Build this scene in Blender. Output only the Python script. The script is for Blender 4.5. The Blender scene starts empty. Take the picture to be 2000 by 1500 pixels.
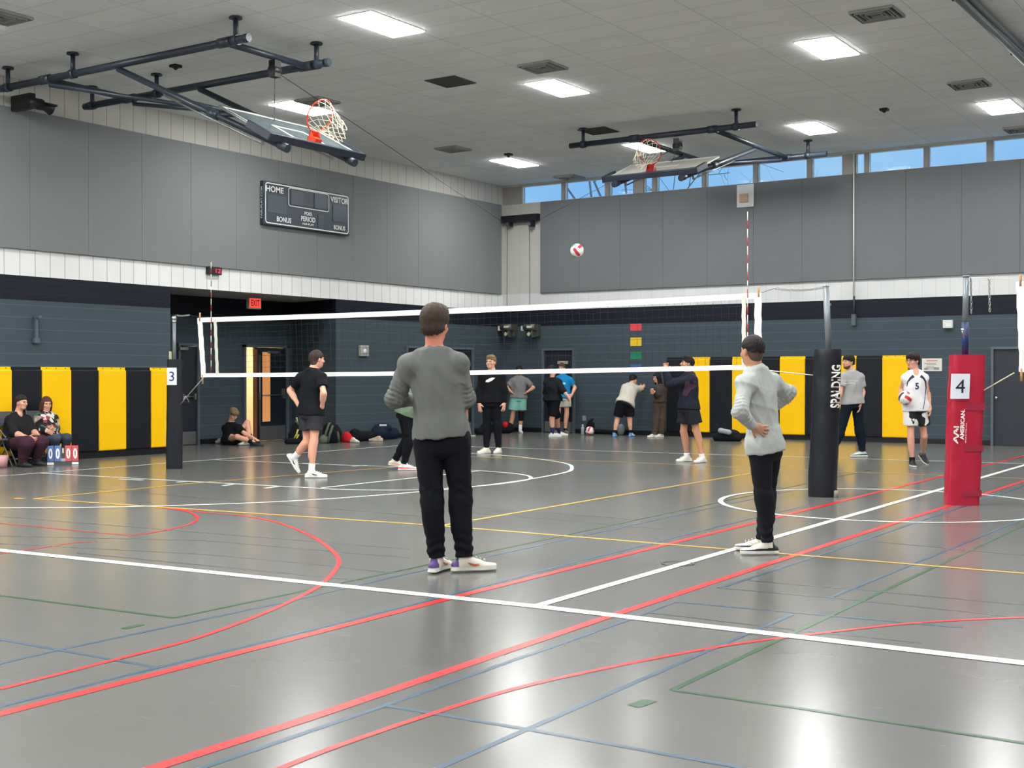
import bpy, bmesh, math, random
import numpy as np
from mathutils import Vector, Matrix
from mathutils.bvhtree import BVHTree
random.seed(7)
SC = bpy.context.scene
COL = SC.collection
# ------------------------------------------------------------------ camera
FPX, CAMH, HOR = 2463.0, 1.45, 732.0
YAW = math.radians(33.66)
PITCH = math.atan((750 - HOR) / FPX)
FW = Vector((-math.sin(YAW), math.cos(YAW), 0)); RT = Vector((math.cos(YAW), math.sin(YAW), 0)); UP = Vector((0, 0, 1))
camd = bpy.data.cameras.new('camera'); cam = bpy.data.objects.new('camera', camd); COL.objects.link(cam)
camd.sensor_width = 36.0; camd.lens = FPX / 2000 * 36.0; camd.clip_end = 200
cam.location = (0, 0, CAMH); cam.rotation_euler = (math.pi / 2 - PITCH, 0, YAW)
SC.camera = cam
# ------------------------------------------------------------------ view, sky
SC.view_settings.view_transform = 'Standard'; SC.view_settings.look = 'None'
SC.view_settings.gamma = 1.0; SC.view_settings.use_curve_mapping = False
SC.view_settings.exposure = 0.0
LAMP = 72.0          # strength of the ceiling light diffusers
SKY = 0.95
w = bpy.data.worlds.new('sky'); SC.world = w; w.use_nodes = True
nt = w.node_tree; bg = nt.nodes['Background']; bg.inputs[1].default_value = SKY
tc = nt.nodes.new('ShaderNodeTexCoord'); nz = nt.nodes.new('ShaderNodeTexNoise'); nz.inputs['Scale'].default_value = 5
nz.inputs['Detail'].default_value = 5
cr = nt.nodes.new('ShaderNodeValToRGB'); cr.color_ramp.elements[0].position = .38; cr.color_ramp.elements[1].position = .75
cr.color_ramp.elements[0].color = (.27, .56, .93, 1); cr.color_ramp.elements[1].color = (.52, .77, .96, 1)
nt.links.new(tc.outputs['Generated'], nz.inputs['Vector']); nt.links.new(nz.outputs['Fac'], cr.inputs['Fac'])
nt.links.new(cr.outputs['Color'], bg.inputs['Color'])
# ------------------------------------------------------------------ pixels to places
def ray(px, py):
    f = FW * math.cos(PITCH) - UP * math.sin(PITCH); u = UP * math.cos(PITCH) + FW * math.sin(PITCH)
    return f + RT * ((px - 1000) / FPX) + u * (-(py - 750) / FPX)
CP = Vector((0, 0, CAMH))
def hp(px, py, z):
    r = ray(px, py); return CP + r * ((z - CAMH) / r.z)
def fl(px, py): return hp(px, py, 0.0)
def onX(px, py, X):
    r = ray(px, py); return CP + r * (X / r.x)
def onY(px, py, Y):
    r = ray(px, py); return CP + r * (Y / r.y)
def at(px, v, d):
    """v is a pixel row when above 10, else a height in metres"""
    p = FW * d + RT * ((px - 1000) / FPX * d)
    if v > 10:
        r = ray(px, v); t = d / (r.dot(FW)); return CP + r * t
    return Vector((p.x, p.y, v))
def dirv(r, a, u=0): return (RT * r + FW * a + UP * u)
# ------------------------------------------------------------------ materials
def lin(c):
    c = [x / 255 for x in c]
    return tuple((x / 12.92 if x <= .04045 else ((x + .055) / 1.055) ** 2.4) for x in c) + (1,)
MATS = {}
def mat(name, rgb, rough=.6, metal=0, spec=.5, emit=None, es=0, noise=0, nscale=20, bump=0, bscale=60, alpha=1, trans=0, coat=0):
    if name in MATS: return MATS[name]
    m = bpy.data.materials.new(name); m.use_nodes = True; nt = m.node_tree; b = nt.nodes['Principled BSDF']
    c = lin(rgb); b.inputs['Base Color'].default_value = c; b.inputs['Roughness'].default_value = rough
    b.inputs['Metallic'].default_value = metal; b.inputs['Specular IOR Level'].default_value = spec
    if coat: b.inputs['Coat Weight'].default_value = coat
    if emit: b.inputs['Emission Color'].default_value = lin(emit); b.inputs['Emission Strength'].default_value = es
    if alpha < 1: b.inputs['Alpha'].default_value = alpha
    if trans: b.inputs['Transmission Weight'].default_value = trans
    if noise or bump:
        t = nt.nodes.new('ShaderNodeTexCoord')
    if noise:
        n = nt.nodes.new('ShaderNodeTexNoise'); n.inputs['Scale'].default_value = nscale; n.inputs['Detail'].default_value = 4
        mx = nt.nodes.new('ShaderNodeMix'); mx.data_type = 'RGBA'
        mx.inputs['A'].default_value = tuple(max(0, x * (1 - noise)) for x in c[:3]) + (1,)
        mx.inputs['B'].default_value = tuple(min(1, x * (1 + noise)) for x in c[:3]) + (1,)
        nt.links.new(t.outputs['Object'], n.inputs['Vector']); nt.links.new(n.outputs['Fac'], mx.inputs['Factor'])
        nt.links.new(mx.outputs['Result'], b.inputs['Base Color'])
    if bump:
        n = nt.nodes.new('ShaderNodeTexNoise'); n.inputs['Scale'].default_value = bscale; n.inputs['Detail'].default_value = 3
        bp = nt.nodes.new('ShaderNodeBump'); bp.inputs['Strength'].default_value = bump; bp.inputs['Distance'].default_value = .01
        nt.links.new(t.outputs['Object'], n.inputs['Vector']); nt.links.new(n.outputs['Fac'], bp.inputs['Height'])
        nt.links.new(bp.outputs['Normal'], b.inputs['Normal'])
    MATS[name] = m; return m
def blockmat(name, rgb, mortar, axis, bw, bh, off=.5, ms=.006, rough=.55, bstr=.35, mixv=1.0, zoff=0):
    """painted block wall: joints follow the wall's own plane"""
    if name in MATS: return MATS[name]
    m = bpy.data.materials.new(name); m.use_nodes = True; nt = m.node_tree; b = nt.nodes['Principled BSDF']
    b.inputs['Roughness'].default_value = rough; b.inputs['Specular IOR Level'].default_value = .22
    t = nt.nodes.new('ShaderNodeTexCoord'); s = nt.nodes.new('ShaderNodeSeparateXYZ'); cb = nt.nodes.new('ShaderNodeCombineXYZ')
    nt.links.new(t.outputs['Object'], s.inputs[0]); nt.links.new(s.outputs[axis[0]], cb.inputs[0]); nt.links.new(s.outputs[axis[1]], cb.inputs[1])
    br = nt.nodes.new('ShaderNodeTexBrick'); br.offset = off; br.inputs['Scale'].default_value = 1
    br.inputs['Brick Width'].default_value = bw; br.inputs['Row Height'].default_value = bh
    br.inputs['Mortar Size'].default_value = ms; br.inputs['Mortar Smooth'].default_value = .3
    c = lin(rgb); br.inputs['Color1'].default_value = c; br.inputs['Color2'].default_value = tuple(x * .96 for x in c[:3]) + (1,)
    br.inputs['Mortar'].default_value = lin(mortar)
    nt.links.new(cb.outputs[0], br.inputs['Vector'])
    n = nt.nodes.new('ShaderNodeTexNoise'); n.inputs['Scale'].default_value = 1.3; n.inputs['Detail'].default_value = 6
    nt.links.new(cb.outputs[0], n.inputs['Vector'])
    mx = nt.nodes.new('ShaderNodeMix'); mx.data_type = 'RGBA'; mx.blend_type = 'MULTIPLY'; mx.inputs['Factor'].default_value = .22
    nt.links.new(br.outputs['Color'], mx.inputs['A']); nt.links.new(n.outputs['Color'], mx.inputs['B'])
    h = nt.nodes.new('ShaderNodeHueSaturation'); h.inputs['Saturation'].default_value = .0
    nt.links.new(n.outputs['Color'], h.inputs['Color']); nt.links.new(h.outputs['Color'], mx.inputs['B'])
    nt.links.new(mx.outputs['Result'], b.inputs['Base Color'])
    bp = nt.nodes.new('ShaderNodeBump'); bp.inputs['Strength'].default_value = bstr; bp.inputs['Distance'].default_value = .01; bp.invert = True
    nt.links.new(br.outputs['Fac'], bp.inputs['Height']); nt.links.new(bp.outputs['Normal'], b.inputs['Normal'])
    MATS[name] = m; return m
# ------------------------------------------------------------------ mesh builder
def V(*a): return Vector(a)
class MB:
    def __init__(s): s.v = []; s.f = []; s.m = []; s.sm = []; s.cur = 0; s.flat = True
    def mat(s, i): s.cur = i; return s
    def add(s, vs, fs, smooth=False):
        o = len(s.v); s.v += [tuple(x) for x in vs]
        for f in fs: s.f.append(tuple(i + o for i in f)); s.m.append(s.cur); s.sm.append(smooth)
        return s
    def box(s, c, size, rot=None, bevel=0):
        c = Vector(c); x, y, z = [q / 2 for q in size]
        vs = [Vector((a * x, b * y, d * z)) for d in (-1, 1) for b in (-1, 1) for a in (-1, 1)]
        if rot is not None: vs = [rot @ q for q in vs]
        return s.add([q + c for q in vs], [(0, 2, 3, 1), (4, 5, 7, 6), (0, 1, 5, 4), (2, 6, 7, 3), (0, 4, 6, 2), (1, 3, 7, 5)])
    def quad(s, a, b, c, d): return s.add([a, b, c, d], [(0, 1, 2, 3)])
    def tube(s, pts, r, n=12, cap=True, smooth=True, closed=False):
        pts = [Vector(p) for p in pts]; rs = r if isinstance(r, (list, tuple)) else [r] * len(pts)
        vs = []; fs = []; N = len(pts); pu = None
        for i, p in enumerate(pts):
            a = pts[(i - 1) % N] if (i > 0 or closed) else p; b = pts[(i + 1) % N] if (i < N - 1 or closed) else p
            d = (b - a).normalized()
            if pu is None: pu = d.orthogonal().normalized()
            u = (pu - d * pu.dot(d))
            u = u.normalized() if u.length > 1e-6 else d.orthogonal().normalized()
            pu = u; w_ = d.cross(u)
            for k in range(n):
                t = 2 * math.pi * k / n; vs.append(p + (u * math.cos(t) + w_ * math.sin(t)) * rs[i])
        L = N if closed else N - 1
        for i in range(L):
            for k in range(n):
                a = i * n + k; b = i * n + (k + 1) % n; j = ((i + 1) % N) * n
                fs.append((a, b, j + (k + 1) % n, j + k))
        s.add(vs, fs, smooth)
        if cap and not closed:
            o = len(s.v) - len(vs)
            s.f.append(tuple(o + k for k in reversed(range(n)))); s.m.append(s.cur); s.sm.append(False)
            s.f.append(tuple(o + (N - 1) * n + k for k in range(n))); s.m.append(s.cur); s.sm.append(False)
        return s
    def prism(s, poly, ext):
        """poly: list of Vectors (planar, ccw seen from +ext side), extruded by ext"""
        n = len(poly); e = Vector(ext); p = [Vector(q) for q in poly]
        vs = p + [q + e for q in p]
        fs = [tuple(reversed(range(n))), tuple(range(n, 2 * n))] + [(i, (i + 1) % n, n + (i + 1) % n, n + i) for i in range(n)]
        return s.add(vs, fs)
    def sphere(s, c, r, n=16, m=10, sc=(1, 1, 1), rot=None):
        c = Vector(c); vs = []; fs = []
        for j in range(m + 1):
            ph = math.pi * j / m
            for i in range(n):
                th = 2 * math.pi * i / n
                q = Vector((math.sin(ph) * math.cos(th) * r * sc[0], math.sin(ph) * math.sin(th) * r * sc[1], math.cos(ph) * r * sc[2]))
                if rot is not None: q = rot @ q
                vs.append(c + q)
        for j in range(m):
            for i in range(n):
                a = j * n + i; b = j * n + (i + 1) % n
                fs.append((a, a + n, b + n, b))
        return s.add(vs, fs, True)
    def build(s, name, mats, parent=None, bevel=0):
        me = bpy.data.meshes.new(name); me.from_pydata(s.v, [], s.f)
        if not isinstance(mats, (list, tuple)): mats = [mats]
        for m in mats: me.materials.append(m)
        me.polygons.foreach_set('material_index', s.m); me.polygons.foreach_set('use_smooth', s.sm)
        me.update(); me.validate()
        o = bpy.data.objects.new(name, me); COL.objects.link(o)
        if bevel:
            b = o.modifiers.new('bevel', 'BEVEL'); b.width = bevel; b.segments = 2; b.limit_method = 'ANGLE'
        if parent is not None: setpar(o, parent)
        return o
def setpar(o, p):
    o.parent = p; o.matrix_parent_inverse = (Matrix.Translation(p.location) @ p.rotation_euler.to_matrix().to_4x4()).inverted() if p.parent is None else Matrix.Identity(4)
    if p.parent is not None: o.matrix_parent_inverse = p.matrix_parent_inverse.copy() if False else wm(p).inverted()
def wm(p):
    m = Matrix.Translation(p.location) @ p.rotation_euler.to_matrix().to_4x4()
    if p.parent is not None: m = wm(p.parent) @ p.matrix_parent_inverse @ m
    return m
def thing(name, loc, label, cat, group=None):
    o = bpy.data.objects.new(name, None); COL.objects.link(o); o.location = loc; o.empty_display_size = .1
    o['label'] = label; o['category'] = cat
    if group: o['group'] = group
    return o
def tag(o, label, cat, group=None):
    o['label'] = label; o['category'] = cat
    if group: o['group'] = group
    return o
def struct(o): o['kind'] = 'structure'; return o
def copytree(root, delta, label=None, rotz=None):
    r = root.copy(); COL.objects.link(r); r.location = root.location + Vector(delta)
    if rotz is not None: r.rotation_euler.z = rotz
    if label: r['label'] = label
    def rec(o, p):
        for ch in [c for c in bpy.data.objects if c.parent == o]:
            c = ch.copy(); COL.objects.link(c); c.parent = p; c.matrix_parent_inverse = ch.matrix_parent_inverse.copy(); rec(ch, c)
    rec(root, r); return r
def text_mesh(txt, w_, h_, bold=0):
    """lettering as triangles in a w x h box centred on 0"""
    cu = bpy.data.curves.new('t', 'FONT'); cu.body = txt; cu.offset = bold; cu.resolution_u = 3
    o = bpy.data.objects.new('t', cu); COL.objects.link(o); dg = bpy.context.evaluated_depsgraph_get(); dg.update()
    me = bpy.data.meshes.new_from_object(o.evaluated_get(dg)); bpy.data.objects.remove(o); bpy.data.curves.remove(cu)
    vs = np.array([v.co[:] for v in me.vertices]); fs = [tuple(p.vertices) for p in me.polygons]; bpy.data.meshes.remove(me)
    lo, hi = vs.min(0), vs.max(0); q = (vs - (lo + hi) / 2) / np.maximum(hi - lo, 1e-6)
    return [(a * w_, b * h_) for a, b, _ in q], fs
def text_on(name, txt, c, right, up, w_, h_, m, parent, bold=.0, wrap=None, thick=.003):
    pts, fs = text_mesh(txt, w_, h_, bold); c = Vector(c); right = Vector(right).normalized(); up = Vector(up).normalized(); n = right.cross(up)
    mb = MB()
    if wrap: vs = [wrap(a, b) for a, b in pts]
    else: vs = [c + right * a + up * b + n * thick for a, b in pts]
    mb.add(vs, fs); return mb.build(name, m, parent)
# ================================================================== the room
XL, YB, ZC = -18.2, 26.9, 6.3
XR, YR = 12.0, -9.0
Z1, Z2, Z3, ZP = 2.68, 3.08, 3.51, 5.80      # grey block / dark band / white band / panels / top strip
XA = -19.95                                   # alcove door wall
YA0, YA1 = onX(333, 700, XL).y, onX(656, 700, XL).y
m_grey_l = blockmat('grey_block', (66, 79, 88), (84, 97, 105), (1, 2), 40, .2, ms=.006, bstr=.12)
m_grey_b = blockmat('grey_block_back', (66, 79, 88), (84, 97, 105), (0, 2), 40, .2, ms=.006, bstr=.12)
m_dark_l = blockmat('dark_block', (23, 26, 38), (34, 38, 50), (1, 2), 40, .2, ms=.005, bstr=.1)
m_dark_b = blockmat('dark_block_back', (23, 26, 38), (34, 38, 50), (0, 2), 40, .2, ms=.005, bstr=.1)
m_white_l = blockmat('white_boards', (236, 237, 236), (184, 184, 182), (1, 2), .29, 3.0, off=0, ms=.009)
m_white_b = blockmat('white_block_back', (214, 216, 216), (194, 196, 196), (0, 2), .29, 3.0, off=0, ms=.005)
m_white = mat('white_paint', (206, 206, 200), .6)
m_black = mat('black_rubber_base', (16, 20, 27), .35)
m_ceil = blockmat('ceiling_tile', (240, 243, 243), (196, 200, 201), (0, 1), 1.22, .61, off=0, ms=.006, rough=.9, bstr=.1)
m_far = mat('far_wall_paint', (150, 152, 150), .7)
def bandwall(name, mk, mats):
    zs = [0, Z1, Z2, ZC]
    mb = MB()
    for a, b in mk:
        for k in range(3):
            mb.mat(k).quad(*[V(*q) for q in ((a[0], a[1], zs[k]), (b[0], b[1], zs[k]), (b[0], b[1], zs[k + 1]), (a[0], a[1], zs[k + 1]))])
    return struct(mb.build(name, mats))
# left wall in three plan runs: near piece, alcove (full height back there only to the soffit), far piece; white above
mb = MB()
def vq(a, b, z0, z1, k): mb.mat(k).quad(V(a[0], a[1], z0), V(b[0], b[1], z0), V(b[0], b[1], z1), V(a[0], a[1], z1))
A0, A1 = (XL, YA0), (XL, YA1)
for a, b in (((XL, YB), A1), (A0, (XL, YR))):
    vq(a, b, 0, Z1, 0); vq(a, b, Z1, Z2, 1)
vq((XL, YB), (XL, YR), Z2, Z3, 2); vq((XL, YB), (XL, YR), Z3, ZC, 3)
m_up_l = blockmat('upper_boards_dimmed', (196, 195, 189), (150, 149, 144), (1, 2), .29, 9.0, off=0, ms=.009)  # upper wall colour darkened to stand for the weaker light near the ceiling
m_up_b = blockmat('upper_boards_back_dimmed', (196, 195, 189), (176, 175, 170), (0, 2), .29, 9.0, off=0, ms=.004)  # same painted-in dimming for the upper back wall
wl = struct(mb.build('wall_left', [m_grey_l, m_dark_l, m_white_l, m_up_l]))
# alcove
B0, B1 = (XA, YA0), (XA, YA1 + .5)
mb = MB()
vq(A1, B1, 0, Z1, 0); vq(A1, B1, Z1, Z2, 1)
# door wall with two door openings
d1a, d1b = onX(344, 700, XA).y, onX(385, 700, XA).y
d2a, d2b = onX(473, 700, XA).y, onX(560, 700, XA).y
DH = 2.10
def wallholes(x, y0, y1, holes, z1, k):
    cur = y0
    for h0, h1 in holes:
        vq((x, h0), (x, cur), 0, z1, k); vq((x, h1), (x, h0), DH, z1, k); cur = h1
    vq((x, y1), (x, cur), 0, z1, k)
wallholes(XA, B0[1], B1[1], [(d1a, d1b), (d2a, d2b)], Z1, 0)
vq(B1, B0, Z1, Z2, 1)
vq(B0, A0, 0, Z1, 0); vq(B0, A0, Z1, Z2, 1)
struct(mb.build('wall_alcove', [m_grey_l, m_dark_l]))
mb = MB(); mb.quad(V(XL, YA0, Z2), V(XL, YA1, Z2), V(XA, YA1 + .5, Z2), V(XA, YA0, Z2))
struct(mb.build('trim_1', mat('soffit_grey', (150, 152, 150), .7)))
# back wall with clerestory openings
panes = [(1018, 1096), (1102, 1181), (1189, 1236), (1256, 1273), (1281, 1370), (1377, 1470), (1478, 1575), (1584, 1644), (1670, 1687), (1695, 1803), (1812, 1926), (1937, 2060), (2070, 2200)]
def bx(px): return onY(px, 700, YB).x
WZ0, WZ1 = 5.80, 6.25
mb = MB(); WT = .18
def vyq(x0, x1, z0, z1, k, y=YB): mb.mat(k).quad(V(x0, y, z0), V(x1, y, z0), V(x1, y, z1), V(x0, y, z1))
vyq(XL, XR, 0, Z1, 0); vyq(XL, XR, Z1, Z2, 1); vyq(XL, XR, Z2, Z3, 2); vyq(XL, XR, Z3, WZ0, 4); vyq(XL, XR, WZ1, ZC, 4)
mb.mat(3); xs = XL
wins = []
for a, b in panes:
    x0, x1 = bx(a), bx(b); wins.append((x0, x1))
for x0, x1 in wins:
    mb.mat(3); vyq(xs, x0, WZ0, WZ1, 3)
    for q in (x0, x1): mb.quad(V(q, YB, WZ0), V(q, YB + WT, WZ0), V(q, YB + WT, WZ1), V(q, YB, WZ1))
    xs = x1
vyq(xs, XR, WZ0, WZ1, 3)
mb.mat(3); mb.quad(V(XL, YB, WZ0), V(XR, YB, WZ0), V(XR, YB + WT, WZ0), V(XL, YB + WT, WZ0)); mb.quad(V(XL, YB, WZ1), V(XR, YB, WZ1), V(XR, YB + WT, WZ1), V(XL, YB + WT, WZ1))
struct(mb.build('wall_back', [m_grey_b, m_dark_b, m_white_b, mat('mullion_taupe', (150, 146, 142), .6), m_up_b]))
m_frame = mat('window_frame_white', (214, 216, 216), .4)
m_glass = bpy.data.materials.new('window_glass'); m_glass.use_nodes = True
_n = m_glass.node_tree; _n.nodes.clear(); _o = _n.nodes.new('ShaderNodeOutputMaterial'); _t = _n.nodes.new('ShaderNodeBsdfTransparent'); _g = _n.nodes.new('ShaderNodeBsdfGlossy'); _g.inputs['Roughness'].default_value = .02
_m = _n.nodes.new('ShaderNodeMixShader'); _m.inputs[0].default_value = .0015; _t.inputs[0].default_value = (.93, .97, 1, 1)
_n.links.new(_t.outputs[0], _m.inputs[1]); _n.links.new(_g.outputs[0], _m.inputs[2]); _n.links.new(_m.outputs[0], _o.inputs[0])
for i, (x0, x1) in enumerate(wins):
    wmb = MB(); y = YB + .08; f = .022
    for c, s_ in (((x0 + f / 2, y, (WZ0 + WZ1) / 2), (f, .05, WZ1 - WZ0)), ((x1 - f / 2, y, (WZ0 + WZ1) / 2), (f, .05, WZ1 - WZ0)), (((x0 + x1) / 2, y, WZ0 + f / 2), (x1 - x0 - 2 * f, .05, f)), (((x0 + x1) / 2, y, WZ1 - f / 2), (x1 - x0 - 2 * f, .05, f))): wmb.box(c, s_)
    fr = struct(wmb.build('window_%d' % (i + 1), m_frame))
    g = MB(); g.box(((x0 + x1) / 2, y, (WZ0 + WZ1) / 2), (x1 - x0 - 2 * f, .008, WZ1 - WZ0 - 2 * f)); g.build('pane', m_glass, fr)
# ceiling, other walls
mb = MB(); mb.quad(V(XL, YR, ZC), V(XL, YB, ZC), V(XR, YB, ZC), V(XR, YR, ZC)); struct(mb.build('ceiling', m_ceil))
mb = MB(); mb.quad(V(XR, YR, 0), V(XR, YB, 0), V(XR, YB, ZC), V(XR, YR, ZC)); struct(mb.build('wall_right', m_far))
mb = MB(); mb.quad(V(XL, YR, 0), V(XR, YR, 0), V(XR, YR, ZC), V(XL, YR, ZC)); struct(mb.build('wall_front', m_far))
# bright corridor behind the open door
m_cream = mat('cream_paint', (235, 222, 190), .7)
mb = MB(); c0, c1, cx = d2a - .8, d2b + .8, XA - 2.2
mb.quad(V(cx, c0, 0), V(cx, c1, 0), V(cx, c1, 2.7), V(cx, c0, 2.7)); mb.quad(V(cx, c0, 0), V(XA - .12, c0, 0), V(XA - .12, c0, 2.7), V(cx, c0, 2.7)); mb.quad(V(cx, c1, 0), V(XA - .12, c1, 0), V(XA - .12, c1, 2.7), V(cx, c1, 2.7)); mb.quad(V(cx, c0, 2.7), V(XA - .12, c0, 2.7), V(XA - .12, c1, 2.7), V(cx, c1, 2.7))
struct(mb.build('wall_corridor', m_cream))
# floor -------------------------------------------------------------
def floor_mat():
    m = bpy.data.materials.new('sports_floor'); m.use_nodes = True; nt = m.node_tree; b = nt.nodes['Principled BSDF']
    t = nt.nodes.new('ShaderNodeTexCoord'); n = nt.nodes.new('ShaderNodeTexNoise'); n.inputs['Scale'].default_value = .55; n.inputs['Detail'].default_value = 8
    nt.links.new(t.outputs['Object'], n.inputs['Vector'])
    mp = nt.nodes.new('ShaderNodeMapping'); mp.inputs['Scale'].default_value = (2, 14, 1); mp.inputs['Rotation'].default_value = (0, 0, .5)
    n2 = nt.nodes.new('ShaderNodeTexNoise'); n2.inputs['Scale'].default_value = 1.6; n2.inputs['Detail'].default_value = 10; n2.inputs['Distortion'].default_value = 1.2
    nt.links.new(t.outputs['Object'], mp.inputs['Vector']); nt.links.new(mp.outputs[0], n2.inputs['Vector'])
    r = nt.nodes.new('ShaderNodeValToRGB'); r.color_ramp.elements[0].position = .3; r.color_ramp.elements[1].position = .75
    r.color_ramp.elements[0].color = lin((98, 98, 95)); r.color_ramp.elements[1].color = lin((107, 107, 103))
    nt.links.new(n.outputs['Fac'], r.inputs[0])
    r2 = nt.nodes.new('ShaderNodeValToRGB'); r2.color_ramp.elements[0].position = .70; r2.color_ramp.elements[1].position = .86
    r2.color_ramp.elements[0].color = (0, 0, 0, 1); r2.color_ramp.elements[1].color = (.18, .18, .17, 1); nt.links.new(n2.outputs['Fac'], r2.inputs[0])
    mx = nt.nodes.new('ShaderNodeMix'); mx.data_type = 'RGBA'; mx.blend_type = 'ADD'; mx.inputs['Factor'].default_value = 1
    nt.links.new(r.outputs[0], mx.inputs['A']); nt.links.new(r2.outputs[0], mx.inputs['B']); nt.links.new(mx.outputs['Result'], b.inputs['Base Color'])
    rr = nt.nodes.new('ShaderNodeMapRange'); rr.inputs['To Min'].default_value = .18; rr.inputs['To Max'].default_value = .24
    nt.links.new(n.outputs['Fac'], rr.inputs[0]); nt.links.new(rr.outputs[0], b.inputs['Roughness'])
    b.inputs['Specular IOR Level'].default_value = .46
    return m
m_floor = floor_mat()
LR = .3
m_lw = mat('line_white', (226, 232, 226), LR); m_lr = mat('line_red', (205, 40, 40), LR); m_ly = mat('line_yellow', (214, 168, 60), LR)
m_lb = mat('line_blue', (58, 84, 104), LR); m_lg = mat('line_green', (40, 82, 48), LR); m_ld = mat('line_slate', (66, 74, 76), LR)
fmb = MB()
fmb.quad(V(XL, YR, 0), V(XR, YR, 0), V(XR, YB, 0), V(XL, YB, 0))
fmb.quad(V(XA - 2.2, YA0, 0), V(XL, YA0, 0), V(XL, YA1 + .5, 0), V(XA - 2.2, YA1 + .5, 0))
fmb.quad(V(XA - 2.2, c0, -.001), V(XA, c0, -.001), V(XA, c1, -.001), V(XA - 2.2, c1, -.001))
_lz = [0.0006]
def strip(P, w_, k, closed=False):
    z = _lz[0]; _lz[0] += .00005
    P = [Vector((p.x, p.y, z)) for p in P]; n = len(P); L = []; R_ = []
    for i, p in enumerate(P):
        a = P[(i - 1) % n] if (i or closed) else p; b = P[(i + 1) % n] if (i < n - 1 or closed) else p
        d = (b - a).normalized(); q = Vector((-d.y, d.x, 0)) * w_ / 2; L.append(p + q); R_.append(p - q)
    fmb.mat(k)
    vs = L + R_; m_ = n if closed else n - 1
    fmb.add(vs, [(n + i, n + (i + 1) % n, (i + 1) % n, i) for i in range(m_)])
def offframe(q): return q[0] <= 0 or q[0] >= 1990 or q[1] >= 1495
def line(pix, w_, k):
    P = [fl(*q) for q in pix]     # lines that leave the photo run on across the floor
    if offframe(pix[0]): P[0] = P[0] + (P[0] - P[1]).normalized() * 2.5
    if offframe(pix[-1]): P[-1] = P[-1] + (P[-1] - P[-2]).normalized() * 2.5
    for p in P: p.x = min(max(p.x, XL + .02), XR); p.y = min(p.y, YB - .02)
    strip(P, w_, k)
def curve(pix, w_, k, sub=8):
    P = [fl(*q) for q in pix]; Q = []
    for i in range(len(P) - 1):
        p0 = P[max(i - 1, 0)]; p1 = P[i]; p2 = P[i + 1]; p3 = P[min(i + 2, len(P) - 1)]
        for s_ in range(sub):
            t = s_ / sub
            Q.append(.5 * ((2 * p1) + (p2 - p0) * t + (2 * p0 - 5 * p1 + 4 * p2 - p3) * t * t + (3 * p1 - p0 - 3 * p2 + p3) * t ** 3))
    Q.append(P[-1]); strip(Q, w_, k)
W_, R_1, Y_, B_, G_, D_ = 1, 2, 3, 4, 5, 6
# slate, blue and green hairlines first (they lie under the others)
for a in ([(0, 1009), (240, 1028), (800, 1073)], [(0, 1047), (400, 1056), (800, 1090)], [(0, 1062), (400, 1083), (640, 1105), (770, 1120)], [(150, 1080), (640, 1128), (700, 1134)], [(150, 952), (600, 990), (860, 1012)], [(900, 1000), (1260, 1030), (1385, 1040)], [(1450, 1133), (1710, 1155), (2000, 1182)], [(1400, 1148), (1665, 1172), (2000, 1207)], [(1270, 1197), (1550, 1230), (1800, 1256)], [(1700, 1057), (2000, 1085)], [(900, 988), (1230, 1014)]): line(a, .024, D_)
for a in ([(0, 1380), (308, 1304), (860, 1167), (1060, 1114), (1480, 1010), (1580, 987)], [(0, 1249), (308, 1304)], [(0, 1296), (112, 1270), (556, 1176), (800, 1120), (1400, 990), (1570, 953)], [(380, 1505), (600, 1430), (752, 1378), (1224, 1212), (1320, 1176), (1880, 1226)], [(752, 1378), (1050, 1428), (1450, 1500)], [(845, 1505), (1200, 1350), (1376, 1274), (1548, 1200)], [(1408, 1148), (1584, 1090), (2010, 946)], [(1620, 1168), (2010, 1009)]): line(a, .033, B_)
for a in ([(0, 1163), (340, 1207)], [(340, 1207), (836, 1103), (1400, 982), (1700, 918)], [(1312, 1348), (1512, 1254), (2010, 1021)], [(1312, 1348), (1550, 1382), (1990, 1450)]): line(a, .033, G_)
line([(240, 1228), (278, 1220)], .05, G_); line([(1237, 1380), (1270, 1368)], .07, G_)
# red
line([(-20, 1400), (905, 1162), (1840, 930), (2010, 888)], .070, R_1)
line([(280, 1507), (600, 1404), (1184, 1206), (1560, 1082), (1846, 990), (2010, 936)], .070, R_1)
curve([(500, 1521), (680, 1450), (960, 1358), (1160, 1310), (1400, 1264), (1576, 1240), (1800, 1216), (2020, 1205)], .038, R_1)
curve([(300, 988), (400, 1001), (470, 1007), (540, 1020), (600, 1043), (640, 1068), (661, 1092), (655, 1113), (624, 1144), (560, 1178), (480, 1212), (372, 1250), (220, 1290), (0, 1346)], .040, R_1)
curve([(300, 990), (355, 997), (380, 1005), (385, 1013), (375, 1022), (345, 1031), (300, 1040), (250, 1047)], .035, R_1)
line([(0, 1022), (120, 1034), (254, 1046)], .025, R_1); line([(0, 1082), (60, 1073), (150, 1060), (190, 1058)], .025, R_1)
# yellow
line([(66, 974), (860, 1027), (2010, 1121)], .055, Y_); line([(66, 974), (400, 942), (800, 910)], .055, Y_)
line([(860, 1027), (1200, 969), (1520, 916)], .055, Y_); line([(905, 892), (1200, 902), (1520, 917), (2010, 935)], .05, Y_); line([(27, 973), (47, 974)], .09, Y_)
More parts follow.
